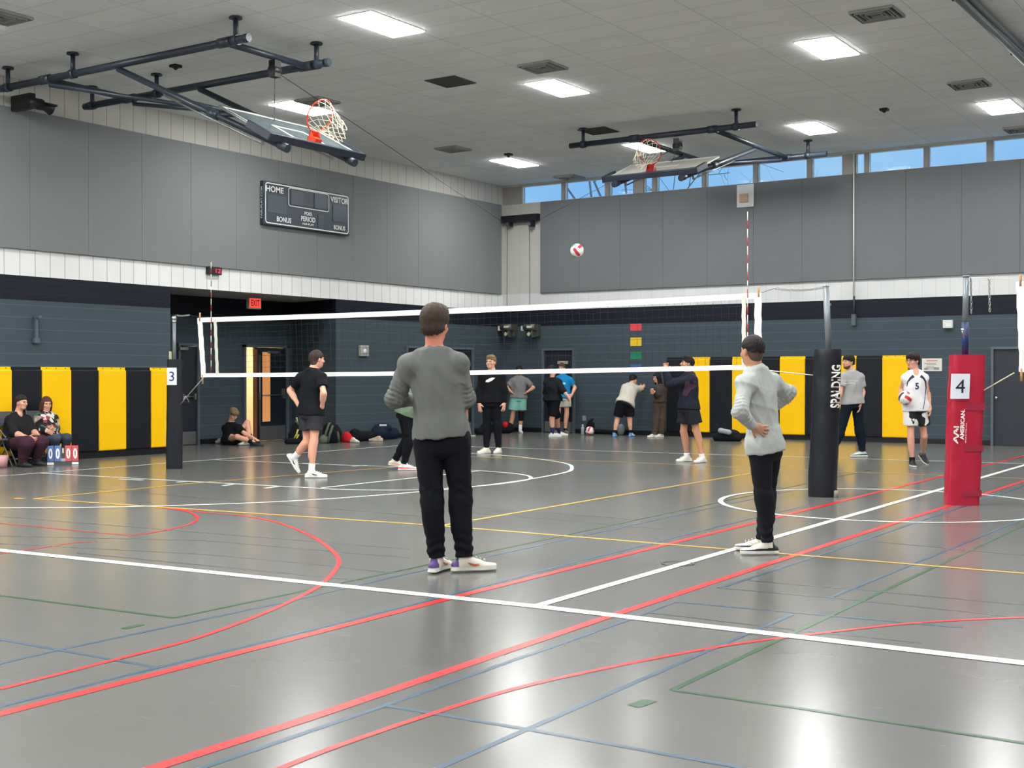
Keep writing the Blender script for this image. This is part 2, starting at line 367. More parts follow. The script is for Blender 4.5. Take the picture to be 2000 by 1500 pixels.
# white
line([(0, 930), (400, 899), (810, 868)], .06, W_); line([(810, 869), (1400, 888), (2010, 906)], .06, W_)
line([(74, 924), (400, 942), (570, 951), (640, 955)], .06, W_); line([(420, 898), (600, 906), (780, 912)], .06, W_)
line([(628, 953), (812, 933), (935, 920)], .06, W_)
curve([(640, 955), (700, 957), (800, 957), (930, 950), (1010, 941), (1037, 934), (1020, 927), (960, 921), (905, 918)], .055, W_)
curve([(-10, 992), (240, 990), (600, 977), (930, 950), (1090, 926), (1117, 914), (1095, 903), (1000, 891), (900, 884)], .06, W_)
for a in ([(232, 936), (280, 938)], [(345, 942), (372, 940)], [(436, 949), (456, 946)], [(518, 954), (545, 950)], [(590, 905), (622, 906)], [(688, 911), (716, 909)]): line(a, .07, W_)
line([(0, 1075), (1040, 1184), (2010, 1297)], .108, W_)
line([(1048, 1184), (1440, 1071), (2010, 906)], .078, W_)
cp_ = [fl(*q) for q in ((1420, 980), (1440, 965), (1512, 958), (1580, 956), (1800, 959), (1920, 966), (2000, 976), (1460, 998), (1520, 1006), (1640, 1015), (1800, 1020), (2000, 1015))]
Am = np.array([[2 * p.x, 2 * p.y, 1] for p in cp_]); bb = np.array([p.x ** 2 + p.y ** 2 for p in cp_]); so = np.linalg.lstsq(Am, bb, rcond=None)[0]
ccx, ccy = so[0], so[1]; crr = math.sqrt(so[2] + ccx ** 2 + ccy ** 2)
strip([V(ccx + crr * math.cos(t), ccy + crr * math.sin(t), 0) for t in np.linspace(0, 2 * math.pi, 96, endpoint=False)], .06, W_, True)
g0 = fl(1324, 1101); strip([g0 + V(.12 * math.cos(t), .12 * math.sin(t), 0) for t in np.linspace(0, 2 * math.pi, 32, endpoint=False)], .02, D_, True)
struct(fmb.build('floor', [m_floor, m_lw, m_lr, m_ly, m_lb, m_lg, m_ld]))
# baseboards ---------------------------------------------------------
def base(name, runs):
    b = MB()
    for (x0, y0), (x1, y1) in runs:
        b.box(((x0 + x1) / 2, (y0 + y1) / 2, .055), (abs(x1 - x0) + .02, abs(y1 - y0) + .02, .11))
    return struct(b.build(name, m_black))
dba, dbb = onX(790, 700, XL).y, onX(921, 700, XL).y
base('baseboard_left', [((XL, YR), (XL, YA0)), ((XL, YA1), (XL, dba)), ((XL, dbb), (XL, YB))])
base('baseboard_alcove', [((XA, d1b), (XA, d2a)), ((XA, d2b), (XA, B1[1])), ((XA, YA0), (XA, d1a))])
dda, ddb = bx(1061), bx(1124); dra = bx(1937)
base('baseboard_back', [((XL, YB), (dda, YB)), ((ddb, YB), (dra, YB))])
# lights -------------------------------------------------------------
m_emit = mat('light_diffuser', (255, 255, 255), .5, emit=(254, 254, 252), es=LAMP)
m_lframe = mat('light_frame', (210, 212, 210), .5)
lpix = [(747, 50), (591, 213), (1089, 174), (1005, 319), (1265, 289), (1616, 96), (1587, 252), (1954, 211)]
lpos = [hp(a, b, ZC - .02) for a, b in lpix]
for p in lpos: print('LIGHT', round(p.x, 2), round(p.y, 2))
LLAB = ['lit troffer lamp, topmost and nearest of the three above the scoreboard side', 'lit troffer lamp seen behind the orange hoop on the left', 'lit troffer lamp in mid ceiling just right of the large dark return grille', 'lit troffer lamp closest to the room corner, above the left end of the high windows', 'lit troffer lamp seen behind the far red hoop', 'lit troffer lamp nearest the camera on the right half of the ceiling', 'lit troffer lamp above the right end of the far hoop frame', 'lit troffer lamp closest to the right edge of the photo']
def lamp(p, label):
    t = thing('ceiling_light', (p.x, p.y, ZC), label, 'ceiling light', 'recessed troffer lamps')
    a = MB(); hx, hy = .28, .58
    for c, s_ in (((hx + .012, 0), (.024, 2 * hy + .048)), ((-hx - .012, 0), (.024, 2 * hy + .048)), ((0, hy + .012), (2 * hx, .024)), ((0, -hy - .012), (2 * hx, .024))):
        a.box((p.x + c[0], p.y + c[1], ZC - .005), (s_[0], s_[1], .008))
    a.build('frame', m_lframe, t)
    a = MB(); a.box((p.x, p.y, ZC - .010), (2 * hx, 2 * hy, .020)); a.build('diffuser', m_emit, t); return t
for p, l in zip(lpos, LLAB): L0 = lamp(p, l)
for x, y in [(-15.9, 6.6), (-13.5, 6.6), (-11.2, 6.5), (-6.5, 11.2), (-8.8, 9), (-8.8, 4), (-15.9, 10), (-15.9, 3.2), (-15.9, -3.5), (-11.2, 8.9), (-11.2, 4.2), (-11.2, -.5), (-11.2, -5.5), (-6.5, 13.5), (-6.5, 8.9), (-6.5, 4.2), (-6.5, -.5), (-6.5, -5.5), (-1.8, 18.2), (-1.8, 13.5), (-1.8, 8.9), (-1.8, 4.2), (-1.8, -.5), (-1.8, -5.5), (-1.8, 24), (3, 24), (3, 18.2), (3, 12), (3, 5), (3, -2), (8, 22), (8, 14), (8, 6), (8, -2)]:  # leading entries are extra lamps added only to brighten ceiling and near floor
    copytree(L0, V(x - lpos[-1].x, y - lpos[-1].y, 0), 'lit troffer lamp added further along the unseen ceiling, outside the photo')
# corridor lamp
t = thing('corridor_light', (XA - 1.1, (d2a + d2b) / 2, 2.69), 'lit ceiling panel in the bright corridor behind the open door', 'ceiling light')
a = MB(); a.box((XA - 1.1, (d2a + d2b) / 2, 2.68), (.6, 1.2, .02)); a.build('diffuser', mat('corridor_diffuser', (255, 245, 220), emit=(255, 236, 200), es=45), t)
# vents and small ceiling boxes
m_gr = mat('grille_dark', (78, 78, 78), .7); m_gr2 = mat('grille_light', (170, 171, 168), .6); m_blk = mat('matte_black', (18, 20, 24), .5)
def grille(px, py, sx, sy, lab):
    p = hp(px, py, ZC); t = thing('ceiling_grille', (p.x, p.y, ZC), lab, 'vent', 'dark return grilles')
    a = MB(); a.box((p.x, p.y, ZC - .006), (sx, sy, .01)); a.build('backing', m_gr, t)
    a = MB()
    for k in range(12): a.box((p.x, p.y - sy / 2 + (k + .5) * sy / 12, ZC - .016), (sx - .04, .012, .01))
    a.build('slats', mat('grille_slat', (92, 92, 90), .6), t)
grille(880, 159, .62, .62, 'dark square return grille in mid ceiling beside a lit lamp'); grille(1169, 255, .62, .62, 'dark square return grille above the far hoop')
def diffuser(px, py, lab):
    p = hp(px, py, ZC); t = thing('air_diffuser', (p.x, p.y, ZC), lab, 'vent', 'louvred air diffusers'); a = MB(); b = MB(); s_ = .29
    for k in range(5):
        r = s_ - k * .055; z = ZC - .02 - (.01 * (k % 2))
        for sx, sy, cx_, cy in ((2 * r, .012, 0, r), (2 * r, .012, 0, -r), (.012, 2 * r, r, 0), (.012, 2 * r, -r, 0)):
            dx = .02 if cx_ > 0 else -.02 if cx_ < 0 else 0; dy = .02 if cy > 0 else -.02 if cy < 0 else 0
            a.box((p.x + cx_, p.y + cy, z), (sx, sy, .03), None)
    a.build('louvres', m_gr2, t); b.box((p.x, p.y, ZC - .003), (2 * s_, 2 * s_, .005)); b.build('opening', mat('vent_shadow', (40, 40, 42), .8), t)
for q in ((1060, 129, 'louvred air diffuser just above the mid ceiling lamp'), (885, 290, 'louvred air diffuser left of the corner lamp'), (1713, 26, 'large louvred air diffuser near the top right'), (1893, 163, 'louvred air diffuser above the rightmost lamp'), (1112, 345, 'louvred air diffuser next to the high windows'), (1995, 251, 'louvred air diffuser cut by the right edge of the photo'), (3, 31, 'louvred air diffuser cut by the left edge of the photo'), (620, 197, 'louvred air diffuser partly behind the orange hoop')): diffuser(*q)
for px, py, lab in ((343, 127, 'small black ceiling sensor between the near hoop pipes'), (993, 300, 'small black ceiling sensor above the corner lamp'), (1727, 212, 'small black ceiling sensor on the right half of the ceiling')):
    p = hp(px, py, ZC); a = MB(); a.box((p.x, p.y, ZC - .02), (.14, .14, .04)); a.cur = 0; a.sphere((p.x, p.y, ZC - .04), .04, 12, 6); tag(a.build('ceiling_sensor', m_blk), lab, 'sensor', 'black ceiling sensors')
# ================================================================== wall equipment
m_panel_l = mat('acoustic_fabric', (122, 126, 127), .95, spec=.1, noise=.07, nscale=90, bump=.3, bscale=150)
m_panel_b = mat('acoustic_fabric_back_dimmed', (108, 112, 114), .95, spec=.1, noise=.07, nscale=90, bump=.3, bscale=150)  # same fabric, with the light falloff at the back put into its colour
def panel(a, b, z0, z1, plane):
    m = MB(); T = .05
    if plane == 'x': m.box((XL + T / 2 + .001, (a + b) / 2, (z0 + z1) / 2), (T, b - a - .003, z1 - z0))
    else: m.box(((a + b) / 2, YB - T / 2 - .001, (z0 + z1) / 2), (b - a - .003, T, z1 - z0))
    return m.build('acoustic_panel', m_panel_l if plane == 'x' else m_panel_b, bevel=.006)
y = YB - .12 - 1.155 * 30
for k in range(30):
    lab = 'grey fabric acoustic panel in the row high on the left wall'
    for px, l_ in ((560, 'grey acoustic panel behind the left half of the scoreboard'), (655, 'grey acoustic panel behind the right half of the scoreboard'), (975, 'grey acoustic panel of the left wall closest to the room corner'), (12, 'grey acoustic panel cut by the left edge of the photo')):
        if y <= onX(px, 400, XL).y < y + 1.155: lab = l_
    if y > -3: tag(panel(y, y + 1.155, Z3, ZP, 'x'), lab, 'wall panel', 'acoustic panels on the left wall')
    y += 1.155
x = bx(1057)
for k in range(20):
    lab = 'grey fabric acoustic panel in the row below the high windows'
    for px, l_ in ((1070, 'grey acoustic panel of the back wall closest to the pulley header'), (1180, 'grey acoustic panel just right of the flying volleyball'), (1448, 'grey acoustic panel behind the white plate with the tan square'), (1665, 'grey acoustic panel crossed by the white vertical pipe'), (1960, 'grey acoustic panel of the back wall at the right edge of the photo')):
        if x <= bx(px) < x + 1.145: lab = l_
    tag(panel(x, x + 1.145, Z3, ZP, 'y'), lab, 'wall panel', 'acoustic panels on the back wall'); x += 1.145
# padded mats ---------------------------------------------------------
m_yel = mat('vinyl_yellow', (248, 194, 0), .45, spec=.25, noise=.03, nscale=3, bump=.15, bscale=6); m_pblk = mat('vinyl_black', (19, 22, 30), .45, spec=.3, bump=.25, bscale=7)
def pad(a, b, z0, z1, plane, k, label, group):
    t = thing('wall_pad', (XL + .03, (a + b) / 2, z0) if plane == 'x' else ((a + b) / 2, YB - .03, z0), label, 'wall pad', group); T = .05
    g = .01; m = MB(); q = MB()
    if plane == 'x':
        m.box((XL + T / 2 + .012, (a + b) / 2, (z0 + z1) / 2), (T, b - a - g, z1 - z0 - .03)); q.box((XL + .012, (a + b) / 2, (z0 + z1) / 2 + .02), (.022, b - a - g, z1 - z0 + .02))
    else:
        m.box(((a + b) / 2, YB - T / 2 - .012, (z0 + z1) / 2), (b - a - g, T, z1 - z0 - .03)); q.box(((a + b) / 2, YB - .012, (z0 + z1) / 2 + .02), (b - a - g, .022, z1 - z0 + .02))
    mm = m_yel if k else m_pblk
    m.build('cushion', mm, t, bevel=.018); q.build('backing_board', mm, t, bevel=.004)
    s_ = MB()
    for f in (.18, .5, .82):
        if plane == 'x': s_.sphere((XL + .026, a + (b - a) * f, z1 + .012), .009, 8, 6)
        else: s_.sphere((a + (b - a) * f, YB - .026, z1 + .012), .009, 8, 6)
    s_.build('screws', m_blk, t)
LPX = [(-110, -68, 0), (-68, -38, 0), (-38, 20, 1), (20, 78, 0), (78, 136, 1), (136, 189, 0), (189, 243, 1), (243, 291, 0), (291, 331, 1)]
lyn = {20: 'second', 136: '', 0: ''}
labL = {-68: 'black wall pad just outside the left edge', -38: 'yellow wall pad behind the seated woman in black, cut by the left edge', 20: 'black wall pad behind the seated woman in black', 78: 'yellow wall pad behind the seated woman in the patterned hoodie', 136: 'black wall pad behind the flip scoreboard', 189: 'yellow wall pad standing free between two black pads left of post 3', 243: 'black wall pad next to the yellow pad at post 3', 291: 'yellow wall pad partly hidden by the post with sign 3'}
for a, b, k in LPX: pad(onX(a, 730, XL).y, onX(b, 730, XL).y, .11, 1.55, 'x', k, labL.get(a, 'black wall pad left of the photo edge'), 'pads along the left wall')
RPX = [(1303, 1353, 0, 'black wall pad behind the player in navy'), (1353, 1388, 1, 'yellow wall pad right of the player in navy'), (1388, 1431, 0, 'black wall pad behind the black bag on the floor'), (1431, 1483, 1, 'yellow wall pad behind the man in the light grey shirt'), (1483, 1524, 0, 'black wall pad right of the head of the man in light grey'), (1524, 1574, 1, 'yellow wall pad left of the black padded post'), (1574, 1629, 0, 'black wall pad behind the black padded post'), (1629, 1674, 1, 'yellow wall pad behind the player in the grey tee'), (1674, 1724, 0, 'black wall pad between the grey tee and white jersey players'), (1724, 1775, 1, 'yellow wall pad behind the player in the white jersey')]
for a, b, k, l in RPX: pad(bx(a), bx(b), .10, 1.83, 'y', k, l, 'pads along the back wall')
# doors ---------------------------------------------------------------
m_door = mat('door_dark', (26, 32, 42), .45); m_dframe = mat('door_frame_grey', (84, 94, 102), .5); m_steel = mat('brushed_steel', (150, 152, 150), .35, metal=.8); m_chrome = mat('chrome', (200, 202, 204), .2, metal=1)
m_wood = mat('orange_wood', (196, 132, 76), .5, noise=.1, nscale=6, emit=(196, 128, 70), es=0)
def door(n, plane, c, a, b, H, out, leaf=True, kick=True, bar=True, knob=None, off=.09):
    """leaf set back from wall plane c; out = +1/-1 direction into the room"""
    fr = MB(); f = .05
    def P(u, z, d): return (c + out * d, u, z) if plane == 'x' else (u, c + out * d, z)
    def S(u, z, d): return (d, u, z) if plane == 'x' else (u, d, z)
    for u in (a + f / 2, b - f / 2): fr.box(P(u, H / 2, -.03), S(f, H, .16))
    fr.box(P((a + b) / 2, H - f / 2, -.03), S(b - a - 2 * f, f, .16))
    o = struct(fr.build('door_%d' % n, m_dframe))
    if leaf:
        l = MB(); l.box(P((a + b) / 2, H / 2 - f / 2, -.02), S(b - a - 2 * f, H - f, .045)); l.build('door_leaf', m_door, o)
    if kick:
        l = MB(); l.box(P((a + b) / 2, .15, .005), S(b - a - 2 * f - .04, .26, .004)); l.build('kick_plate', m_steel, o)
    if bar:
        l = MB(); l.tube([P(a + f + .06, 1.0, .05), P(b - f - .06, 1.0, .05)], .014, 8); l.box(P(a + f + .07, 1.0, .03), S(.05, .12, .05)); l.box(P(b - f - .07, 1.0, .03), S(.05, .12, .05)); l.build('panic_bar', m_steel, o)
    if knob is not None:
        l = MB(); l.sphere(P(knob, .98, .06), .035, 14, 8); l.tube([P(knob, .98, 0), P(knob, .98, .05)], .014, 8); l.build('knob', m_chrome, o)
    return o
# double doors on the left wall (recess look), door with sign on the back wall, black door at the right
d = door(1, 'x', XL + .03, dba, dbb, 2.12, 1)
d = door(2, 'y', YB - .03, dda, ddb, 2.11, -1)
sgn = MB(); p = onY(1099, 708, YB - .05); sgn.box((p.x, p.y, p.z), (.30, .008, .07)); tag(sgn.build('door_sign', mat('sign_tan', (176, 168, 140), .5)), 'pale narrow name plate on the dark door in the back wall', 'sign')
m_door = mat('door_black', (36, 40, 50), .5)
d = door(3, 'y', YB - .03, dra, dra + 1.0, 2.02, -1, kick=False, bar=False, knob=onY(1948, 776, YB).x)
m_door = MATS['door_dark']
m_dframe = MATS['door_frame_grey']
# alcove doors
o = door(4, 'x', XA + .03, d1a, d1b, DH, 1)
l = MB(); p = onX(351, 681, XA); l.box((XA + .09, p.y, p.z), (.1, .22, .06)); l.tube([(XA + .12, p.y, p.z + .04), (XA + .3, p.y + .2, p.z + .05)], .01, 6); l.build('closer', m_steel, o)
fr = MB(); f = .05
for u in (d2a + f / 2, d2b - f / 2): fr.box((XA, u, DH / 2), (.16, f, DH))
fr.box((XA, (d2a + d2b) / 2, DH - f / 2), (.16, d2b - d2a, f))
o = struct(fr.build('door_5', m_dframe))
ym = onX(503, 700, XA).y
l = MB(); l.box((XA, (ym + d2b - f) / 2, (DH - f) / 2), (.045, d2b - f - ym, DH - f - .01)); lf = l.build('door_leaf', m_door, o)
wy0, wy1 = onX(511, 700, XA).y, onX(526, 700, XA).y
l = MB(); l.box((XA + .026, (wy0 + wy1) / 2, (1.95 + .42) / 2), (.006, wy1 - wy0, 1.95 - .42)); l.build('vision_panel', mat('lit_vision_glass', (214, 148, 92), .3, emit=(224, 150, 90), es=.5), lf)
l = MB(); l.tube([(XA + .07, ym + .08, 1.0), (XA + .07, d2b - f - .1, 1.0)], .014, 8); l.box((XA + .045, d2b - f - .1, 1.03), (.06, .07, .22)); l.build('panic_bar', m_steel, lf)
l = MB(); l.box((XA + .026, (ym + d2b - f) / 2, .17), (.005, d2b - f - ym - .06, .3)); l.build('kick_plate', m_steel, lf)
l = MB(); l.tube([(XA + .04, ym + .03, .05), (XA + .04, ym + .03, 1.9)], .012, 8); l.box((XA + .04, ym + .03, .98), (.03, .04, .14)); l.build('vertical_rod', m_steel, lf)
l = MB(); l.box((XA + .055, (d2a + d2b) / 2 + .2, 1.95), (.06, .3, .06)); l.build('closer', m_steel, lf)
# leaf swung open into the corridor, its edge brown wood
l = MB(); l.box((XA - .42, d2a + .075, (DH - f) / 2), (.75, .045, DH - f - .01)); lf2 = l.build('open_leaf', mat('leaf_brown', (110, 66, 40), .5), o)
l = MB(); l.box((XA - .03, ym - .05, (DH - f) / 2), (.05, .07, DH - f)); l.build('leaf_edge', mat('edge_wood', (130, 84, 52), .5), o)
# exit sign hung from the soffit
p = onX(496, 592, XL - .5); t = thing('exit_sign', (p.x, p.y, p.z), 'lit red exit sign hung under the soffit over the alcove doors', 'exit sign')
l = MB(); l.box((p.x, p.y, p.z), (.06, .36, .24)); l.tube([(p.x, p.y, p.z + .12), (p.x, p.y, Z2 - .02)], .012, 8); l.build('housing', mat('sign_housing', (140, 136, 130), .5), t)
l = MB(); l.box((p.x + .033, p.y, p.z), (.006, .31, .19)); l.build('face', mat('exit_red', (240, 70, 60), .5, emit=(250, 76, 66), es=.9), t)
text_on('lettering', 'EXIT', (p.x + .037, p.y, p.z), (0, 1, 0), (0, 0, 1), .24, .13, mat('exit_letters', (150, 16, 20), .5), t, .02)
# red-digit clock on the white band
p = onX(415, 529, XL); t = thing('digital_clock', (XL, p.y, p.z), 'small black digital clock with red digits on the white band', 'clock')
l = MB(); l.box((XL + .04, p.y, p.z), (.08, .34, .15)); l.build('case', m_blk, t, bevel=.008)
text_on('digits', '12', (XL + .082, p.y + .07, p.z), (0, 1, 0), (0, 0, 1), .13, .08, mat('led_red', (230, 40, 60), .5, emit=(255, 40, 60), es=1.2), t, .01)
# scoreboard
XS = XL + .16
c00, c10, c11, c01 = onX(515, 440, XS), onX(683, 458, XS), onX(683, 381, XS), onX(515, 353, XS)
ya, yb_ = (c00.y + c01.y) / 2, (c10.y + c11.y) / 2; za, zb = (c00.z + c10.z) / 2, (c01.z + c11.z) / 2
t = thing('scoreboard', (XS, (ya + yb_) / 2, za), 'black and white electric scoreboard mounted on the grey panels of the left wall', 'scoreboard')
m_sb = mat('scoreboard_face', (40, 52, 64), .4); m_sw = mat('scoreboard_white', (225, 228, 226), .5)
l = MB(); l.box((XL + .105, (ya + yb_) / 2, (za + zb) / 2), (.10, yb_ - ya, zb - za)); l.build('cabinet', [m_sb], t, bevel=.012)
def SB(u, v): return V(XS + .003, ya + (yb_ - ya) * u, zb - (zb - za) * v)
def rr(mb, u0, v0, u1, v1, w_, r, lift=0):
    """rounded rectangle outline"""
    a = SB(u0, v1); b = SB(u1, v0); P = []
    for cx_, cz, t0 in ((b.y - r, b.z - r, 0), (a.y + r, b.z - r, 90), (a.y + r, a.z + r, 180), (b.y - r, a.z + r, 270)):
        for k in range(6):
            th = math.radians(t0 + 18 * k); P.append((cx_ + r * math.cos(th), cz + r * math.sin(th), math.cos(th), math.sin(th)))
    n = len(P); x_ = XS + .004 + lift
    vs = [V(x_, q[0], q[1]) for q in P] + [V(x_, q[0] - q[2] * w_, q[1] - q[3] * w_) for q in P]
    mb.add(vs, [(i, (i + 1) % n, n + (i + 1) % n, n + i) for i in range(n)])
l = MB(); rr(l, .015, .03, .985, .97, .022, .07); rr(l, .27, .06, .745, .50, .016, .06); l.build('border_lines', m_sw, t)
for u, v, w_, h, s_ in ((.12, .17, .19, .14, 'HOME'), (.87, .17, .22, .14, 'VISITOR'), (.22, .84, .16, .12, 'BONUS'), (.87, .84, .14, .11, 'BONUS'), (.495, .615, .085, .085, 'POSS'), (.495, .745, .165, .12, 'PERIOD'), (.495, .865, .13, .05, 'FAIR-PLAY')):
    text_on('lettering', s_, SB(u, v), (0, 1, 0), (0, 0, 1), w_ * (yb_ - ya), h * (zb - za), m_sw, t, .022)
m_digit = mat('digit_panel', (52, 64, 76), .35)
for u0, v0, u1, v1 in ((.04, .30, .25, .71), (.79, .30, .97, .70), (.30, .11, .44, .45), (.57, .11, .71, .45), (.61, .60, .675, .92)):
    l = MB(); a = SB(u0, v1); b = SB(u1, v0); l.box((XS + .002, (a.y + b.y) / 2, (a.z + b.z) / 2), (.006, b.y - a.y, b.z - a.z)); l.build('digit_window', m_digit, t)
text_on('lettering', 'FAIR-PLAY.COM', V(XL + .105, ya - .003, (za + zb) / 2), (0, 0, 1), (-1, 0, 0), (zb - za) * .72, .05, m_sw, t, .012)
# strobe, bracket
p = onX(708, 685, XL); t = thing('fire_strobe', (XL, p.y, p.z), 'silver fire alarm strobe on the left wall near the corner', 'alarm'); l = MB(); l.box((XL + .035, p.y, p.z), (.07, .28, .24)); l.build('housing', mat('strobe_grey', (160, 158, 152), .4), t, bevel=.01); l = MB(); l.sphere((XL + .075, p.y, p.z - .01), .05, 14, 8, (.6, 1.2, 1)); l.build('lens', mat('strobe_lens', (222, 222, 224), .1), t)
p = onX(67, 617, XL); q = onX(66, 665, XL); t = thing('wall_bracket', (XL, p.y, (p.z + q.z) / 2), 'thin grey bracket bar on the upper left block wall', 'bracket'); l = MB(); m_gp = mat('grey_steel_paint', (78, 90, 100), .5)
l.box((XL + .05, p.y, (p.z + q.z) / 2), (.05, .04, p.z - q.z)); l.box((XL + .09, p.y, p.z - .02), (.14, .06, .04)); l.box((XL + .05, p.y, q.z), (.06, .1, .08)); l.build('bar', m_gp, t)
# projector-like cradle high on the left
p = onX(72, 203, XL + .5); t = thing('wall_projector', (p.x, p.y, p.z), 'black swivel projector bracketed high on the left wall', 'projector')
R3 = Matrix.Rotation(math.radians(90), 3, 'Z')
l = MB(); l.box((XL + .33, onX(43, 203, XL + .3).y, p.z + .02), (.5, .1, .24)); l.build('plate', m_blk, t)
l = MB(); a_ = onX(52, 198, XL + .5); b_ = onX(82, 205, XL + .5); l.tube([a_, b_], .09, 14); l.build('barrel', m_blk, t, bevel=.0)
l = MB(); a_ = onX(78, 203, XL + .5); b_ = onX(100, 214, XL + .5); l.tube([a_, b_], [.05, .1], 14); l.box(onX(93, 207, XL + .5), (.3, .16, .03)); l.build('head', m_blk, t)
# things on the back wall ---------------------------------------------
def ybox(name, px0, py0, px1, py1, depth, m, lab, cat, group=None, off=0.0):
    a = onY(px0, py1, YB - off); b = onY(px1, py0, YB - off); l = MB(); l.box(((a.x + b.x) / 2, YB - off - depth / 2 - .001, (a.z + b.z) / 2), (b.x - a.x, depth, b.z - a.z)); return tag(l.build(name, m, bevel=.003), lab, cat, group)
for y0, y1, rgb, nm in ((632, 646, (214, 62, 74), 'red'), (659, 676, (222, 184, 30), 'yellow'), (687, 702, (20, 120, 84), 'green'), (711, 728, (58, 92, 150), 'blue')):
    ybox('colour_card', 1231, y0, 1253, y1, .006, mat('card_' + nm, rgb, .6), '%s paper card on the back wall in the column of four cards' % nm, 'card', 'column of coloured cards')
ybox('wall_plate', 1440, 359, 1473, 406, .03, mat('white_board_plate', (206, 210, 212), .6), 'white plate with a tan square high in the row of panels', 'plate', off=.05)
ybox('plywood_square', 1445, 378, 1461, 396, .03, mat('plywood_tan', (190, 156, 128), .7, noise=.1), 'tan square patch on the white plate below the windows', 'patch', off=.081)
ybox('power_outlet', 1138, 812, 1145, 822, .02, mat('outlet_grey', (128, 134, 136), .5), 'small pale power outlet low on the back wall above the bottle', 'outlet')
t = ybox('emergency_light', 1843, 625, 1862, 641, .07, mat('plastic_white', (206, 208, 204), .45), 'square white wall light between the white jersey player and post 4', 'wall light')
l = MB(); p = onY(1852, 634, YB - .075); l.box((p.x, p.y, p.z), (.10, .006, .07)); l.build('lens', mat('lens_pale', (226, 228, 226), .2), t)
t = ybox('notice_board', 1801, 700, 1840, 725, .012, mat('notice_white', (214, 212, 204), .6), 'white notice with red heading and drawings behind the white jersey player', 'notice')
a = onY(1801, 725, YB - .014); b = onY(1840, 700, YB - .014); cx_, cz_, w_, h_ = (a.x + b.x) / 2, (a.z + b.z) / 2, b.x - a.x, b.z - a.z
l = MB()
for i in range(5): l.box((cx_ - .04 + .03 * (i % 2), YB - .0145, cz_ + h_ * (.12 - .11 * i)), (w_ * (.6 - .1 * (i % 3)), .001, .012))
l.box((cx_ - w_ * .3, YB - .0145, cz_ - h_ * .32), (w_ * .2, .001, h_ * .14)); l.box((cx_ + w_ * .22, YB - .0145, cz_ - h_ * .3), (w_ * .28, .001, h_ * .18)); l.build('print', mat('print_grey', (140, 142, 140), .7), t)
l = MB(); l.box((cx_, YB - .0147, cz_ + h_ * .32), (w_ * .55, .001, h_ * .08)); l.build('heading', mat('print_red', (200, 110, 100), .7), t)
# conduit
t = thing('conduit', (onY(1667, 300, YB).x, YB - .08, 3.3), 'thin pipe running down the back wall from the high windows to a small box', 'pipe')
p = onY(1667, 300, YB - .1); q = onY(1667, 578, YB - .1)
l = MB(); l.tube([(p.x, YB - .08, ZC - .03), (p.x, YB - .08, q.z)], .016, 8); l.build('white_run', mat('conduit_white', (214, 222, 214), .5), t)
l = MB(); z_ = onY(1667, 614, YB).z; l.tube([(p.x, YB - .045, q.z), (p.x, YB - .045, z_)], .02, 8); l.build('dark_run', mat('conduit_dark', (46, 50, 62), .5), t)
l = MB(); z2_ = onY(1667, 636, YB).z; l.box((p.x, YB - .05, (z_ + z2_) / 2), (.09, .09, z_ - z2_)); l.build('junction_box', m_gp, t)
# pulley header and winches
t = thing('pulley_header', (onY(1020, 428, YB).x, YB - .1, onY(1020, 428, YB).z), 'black steel header with two pulleys between the panels at the corner', 'pulley beam')
a = onY(984, 434, YB - .08); b = onY(1055, 420, YB - .08); l = MB(); l.box(((XL + .07 + b.x) / 2, YB - .13, (a.z + b.z) / 2), (b.x - XL - .1, .14, .17)); l.build('beam', m_blk, t)
pul = []
for px in (998, 1041):
    p = onY(px, 437, YB - .1); l = MB(); l.box((p.x, YB - .15, p.z + .0), (.09, .16, .16)); pu_ = l.build('pulley', m_blk, t); l = MB(); l.tube([(p.x - .02, YB - .24, p.z - .04), (p.x + .02, YB - .24, p.z - .04)], .06, 16); l.build('wheel', m_gp, pu_); pul.append(V(p.x, YB - .27, p.z - .05))
m_wire = mat('steel_cable', (52, 54, 56), .5, metal=.3)
for i, (px, lab) in enumerate(((992, 'electric hoop winch on the back wall, the left of the pair'), (1037, 'electric hoop winch on the back wall, the right of the pair'))):
    p = onY(px, 641, YB - .2); t = thing('hoist_winch', (p.x, YB - .2, p.z), lab, 'winch', 'pair of hoist winches'); l = MB(); m_w = mat('winch_metal', (92, 92, 86), .4, metal=.5)
    l.tube([(p.x - .17, YB - .24, p.z + .02), (p.x + .17, YB - .24, p.z + .02)], .085, 18); l.box((p.x, YB - .08, p.z - .05), (.34, .14, .3)); l.build('motor', m_w, t)
    l = MB(); l.box((p.x - .2, YB - .24, p.z), (.09, .1, .12)); l.build('switch_box', mat('plastic_white', (206, 208, 204)), t)
    l = MB(); l.tube([(p.x - .05, YB - .22, p.z - .14), (p.x + .1, YB - .22, p.z - .14)], .07, 16); l.box((p.x + .09, YB - .2, p.z - .13), (.03, .18, .2)); l.build('drum', m_w, t)
    l = MB(); l.box((p.x + .03, YB - .328, p.z + .03), (.15, .006, .05)); l.build('name_plate', mat('label_pale', (200, 200, 190), .4), t)
    l = MB(); l.box((p.x - .01, YB - .295, p.z - .15), (.08, .006, .08), Matrix.Rotation(.785, 3, 'Y')); l.build('warning_sticker', mat('sticker_green', (170, 190, 140), .5), t)
    c = pul[i]; l = MB(); l.tube([(c.x, c.y, c.z), (p.x, YB - .25, p.z + .05)], .006, 6); l.build('cable', m_wire, t)
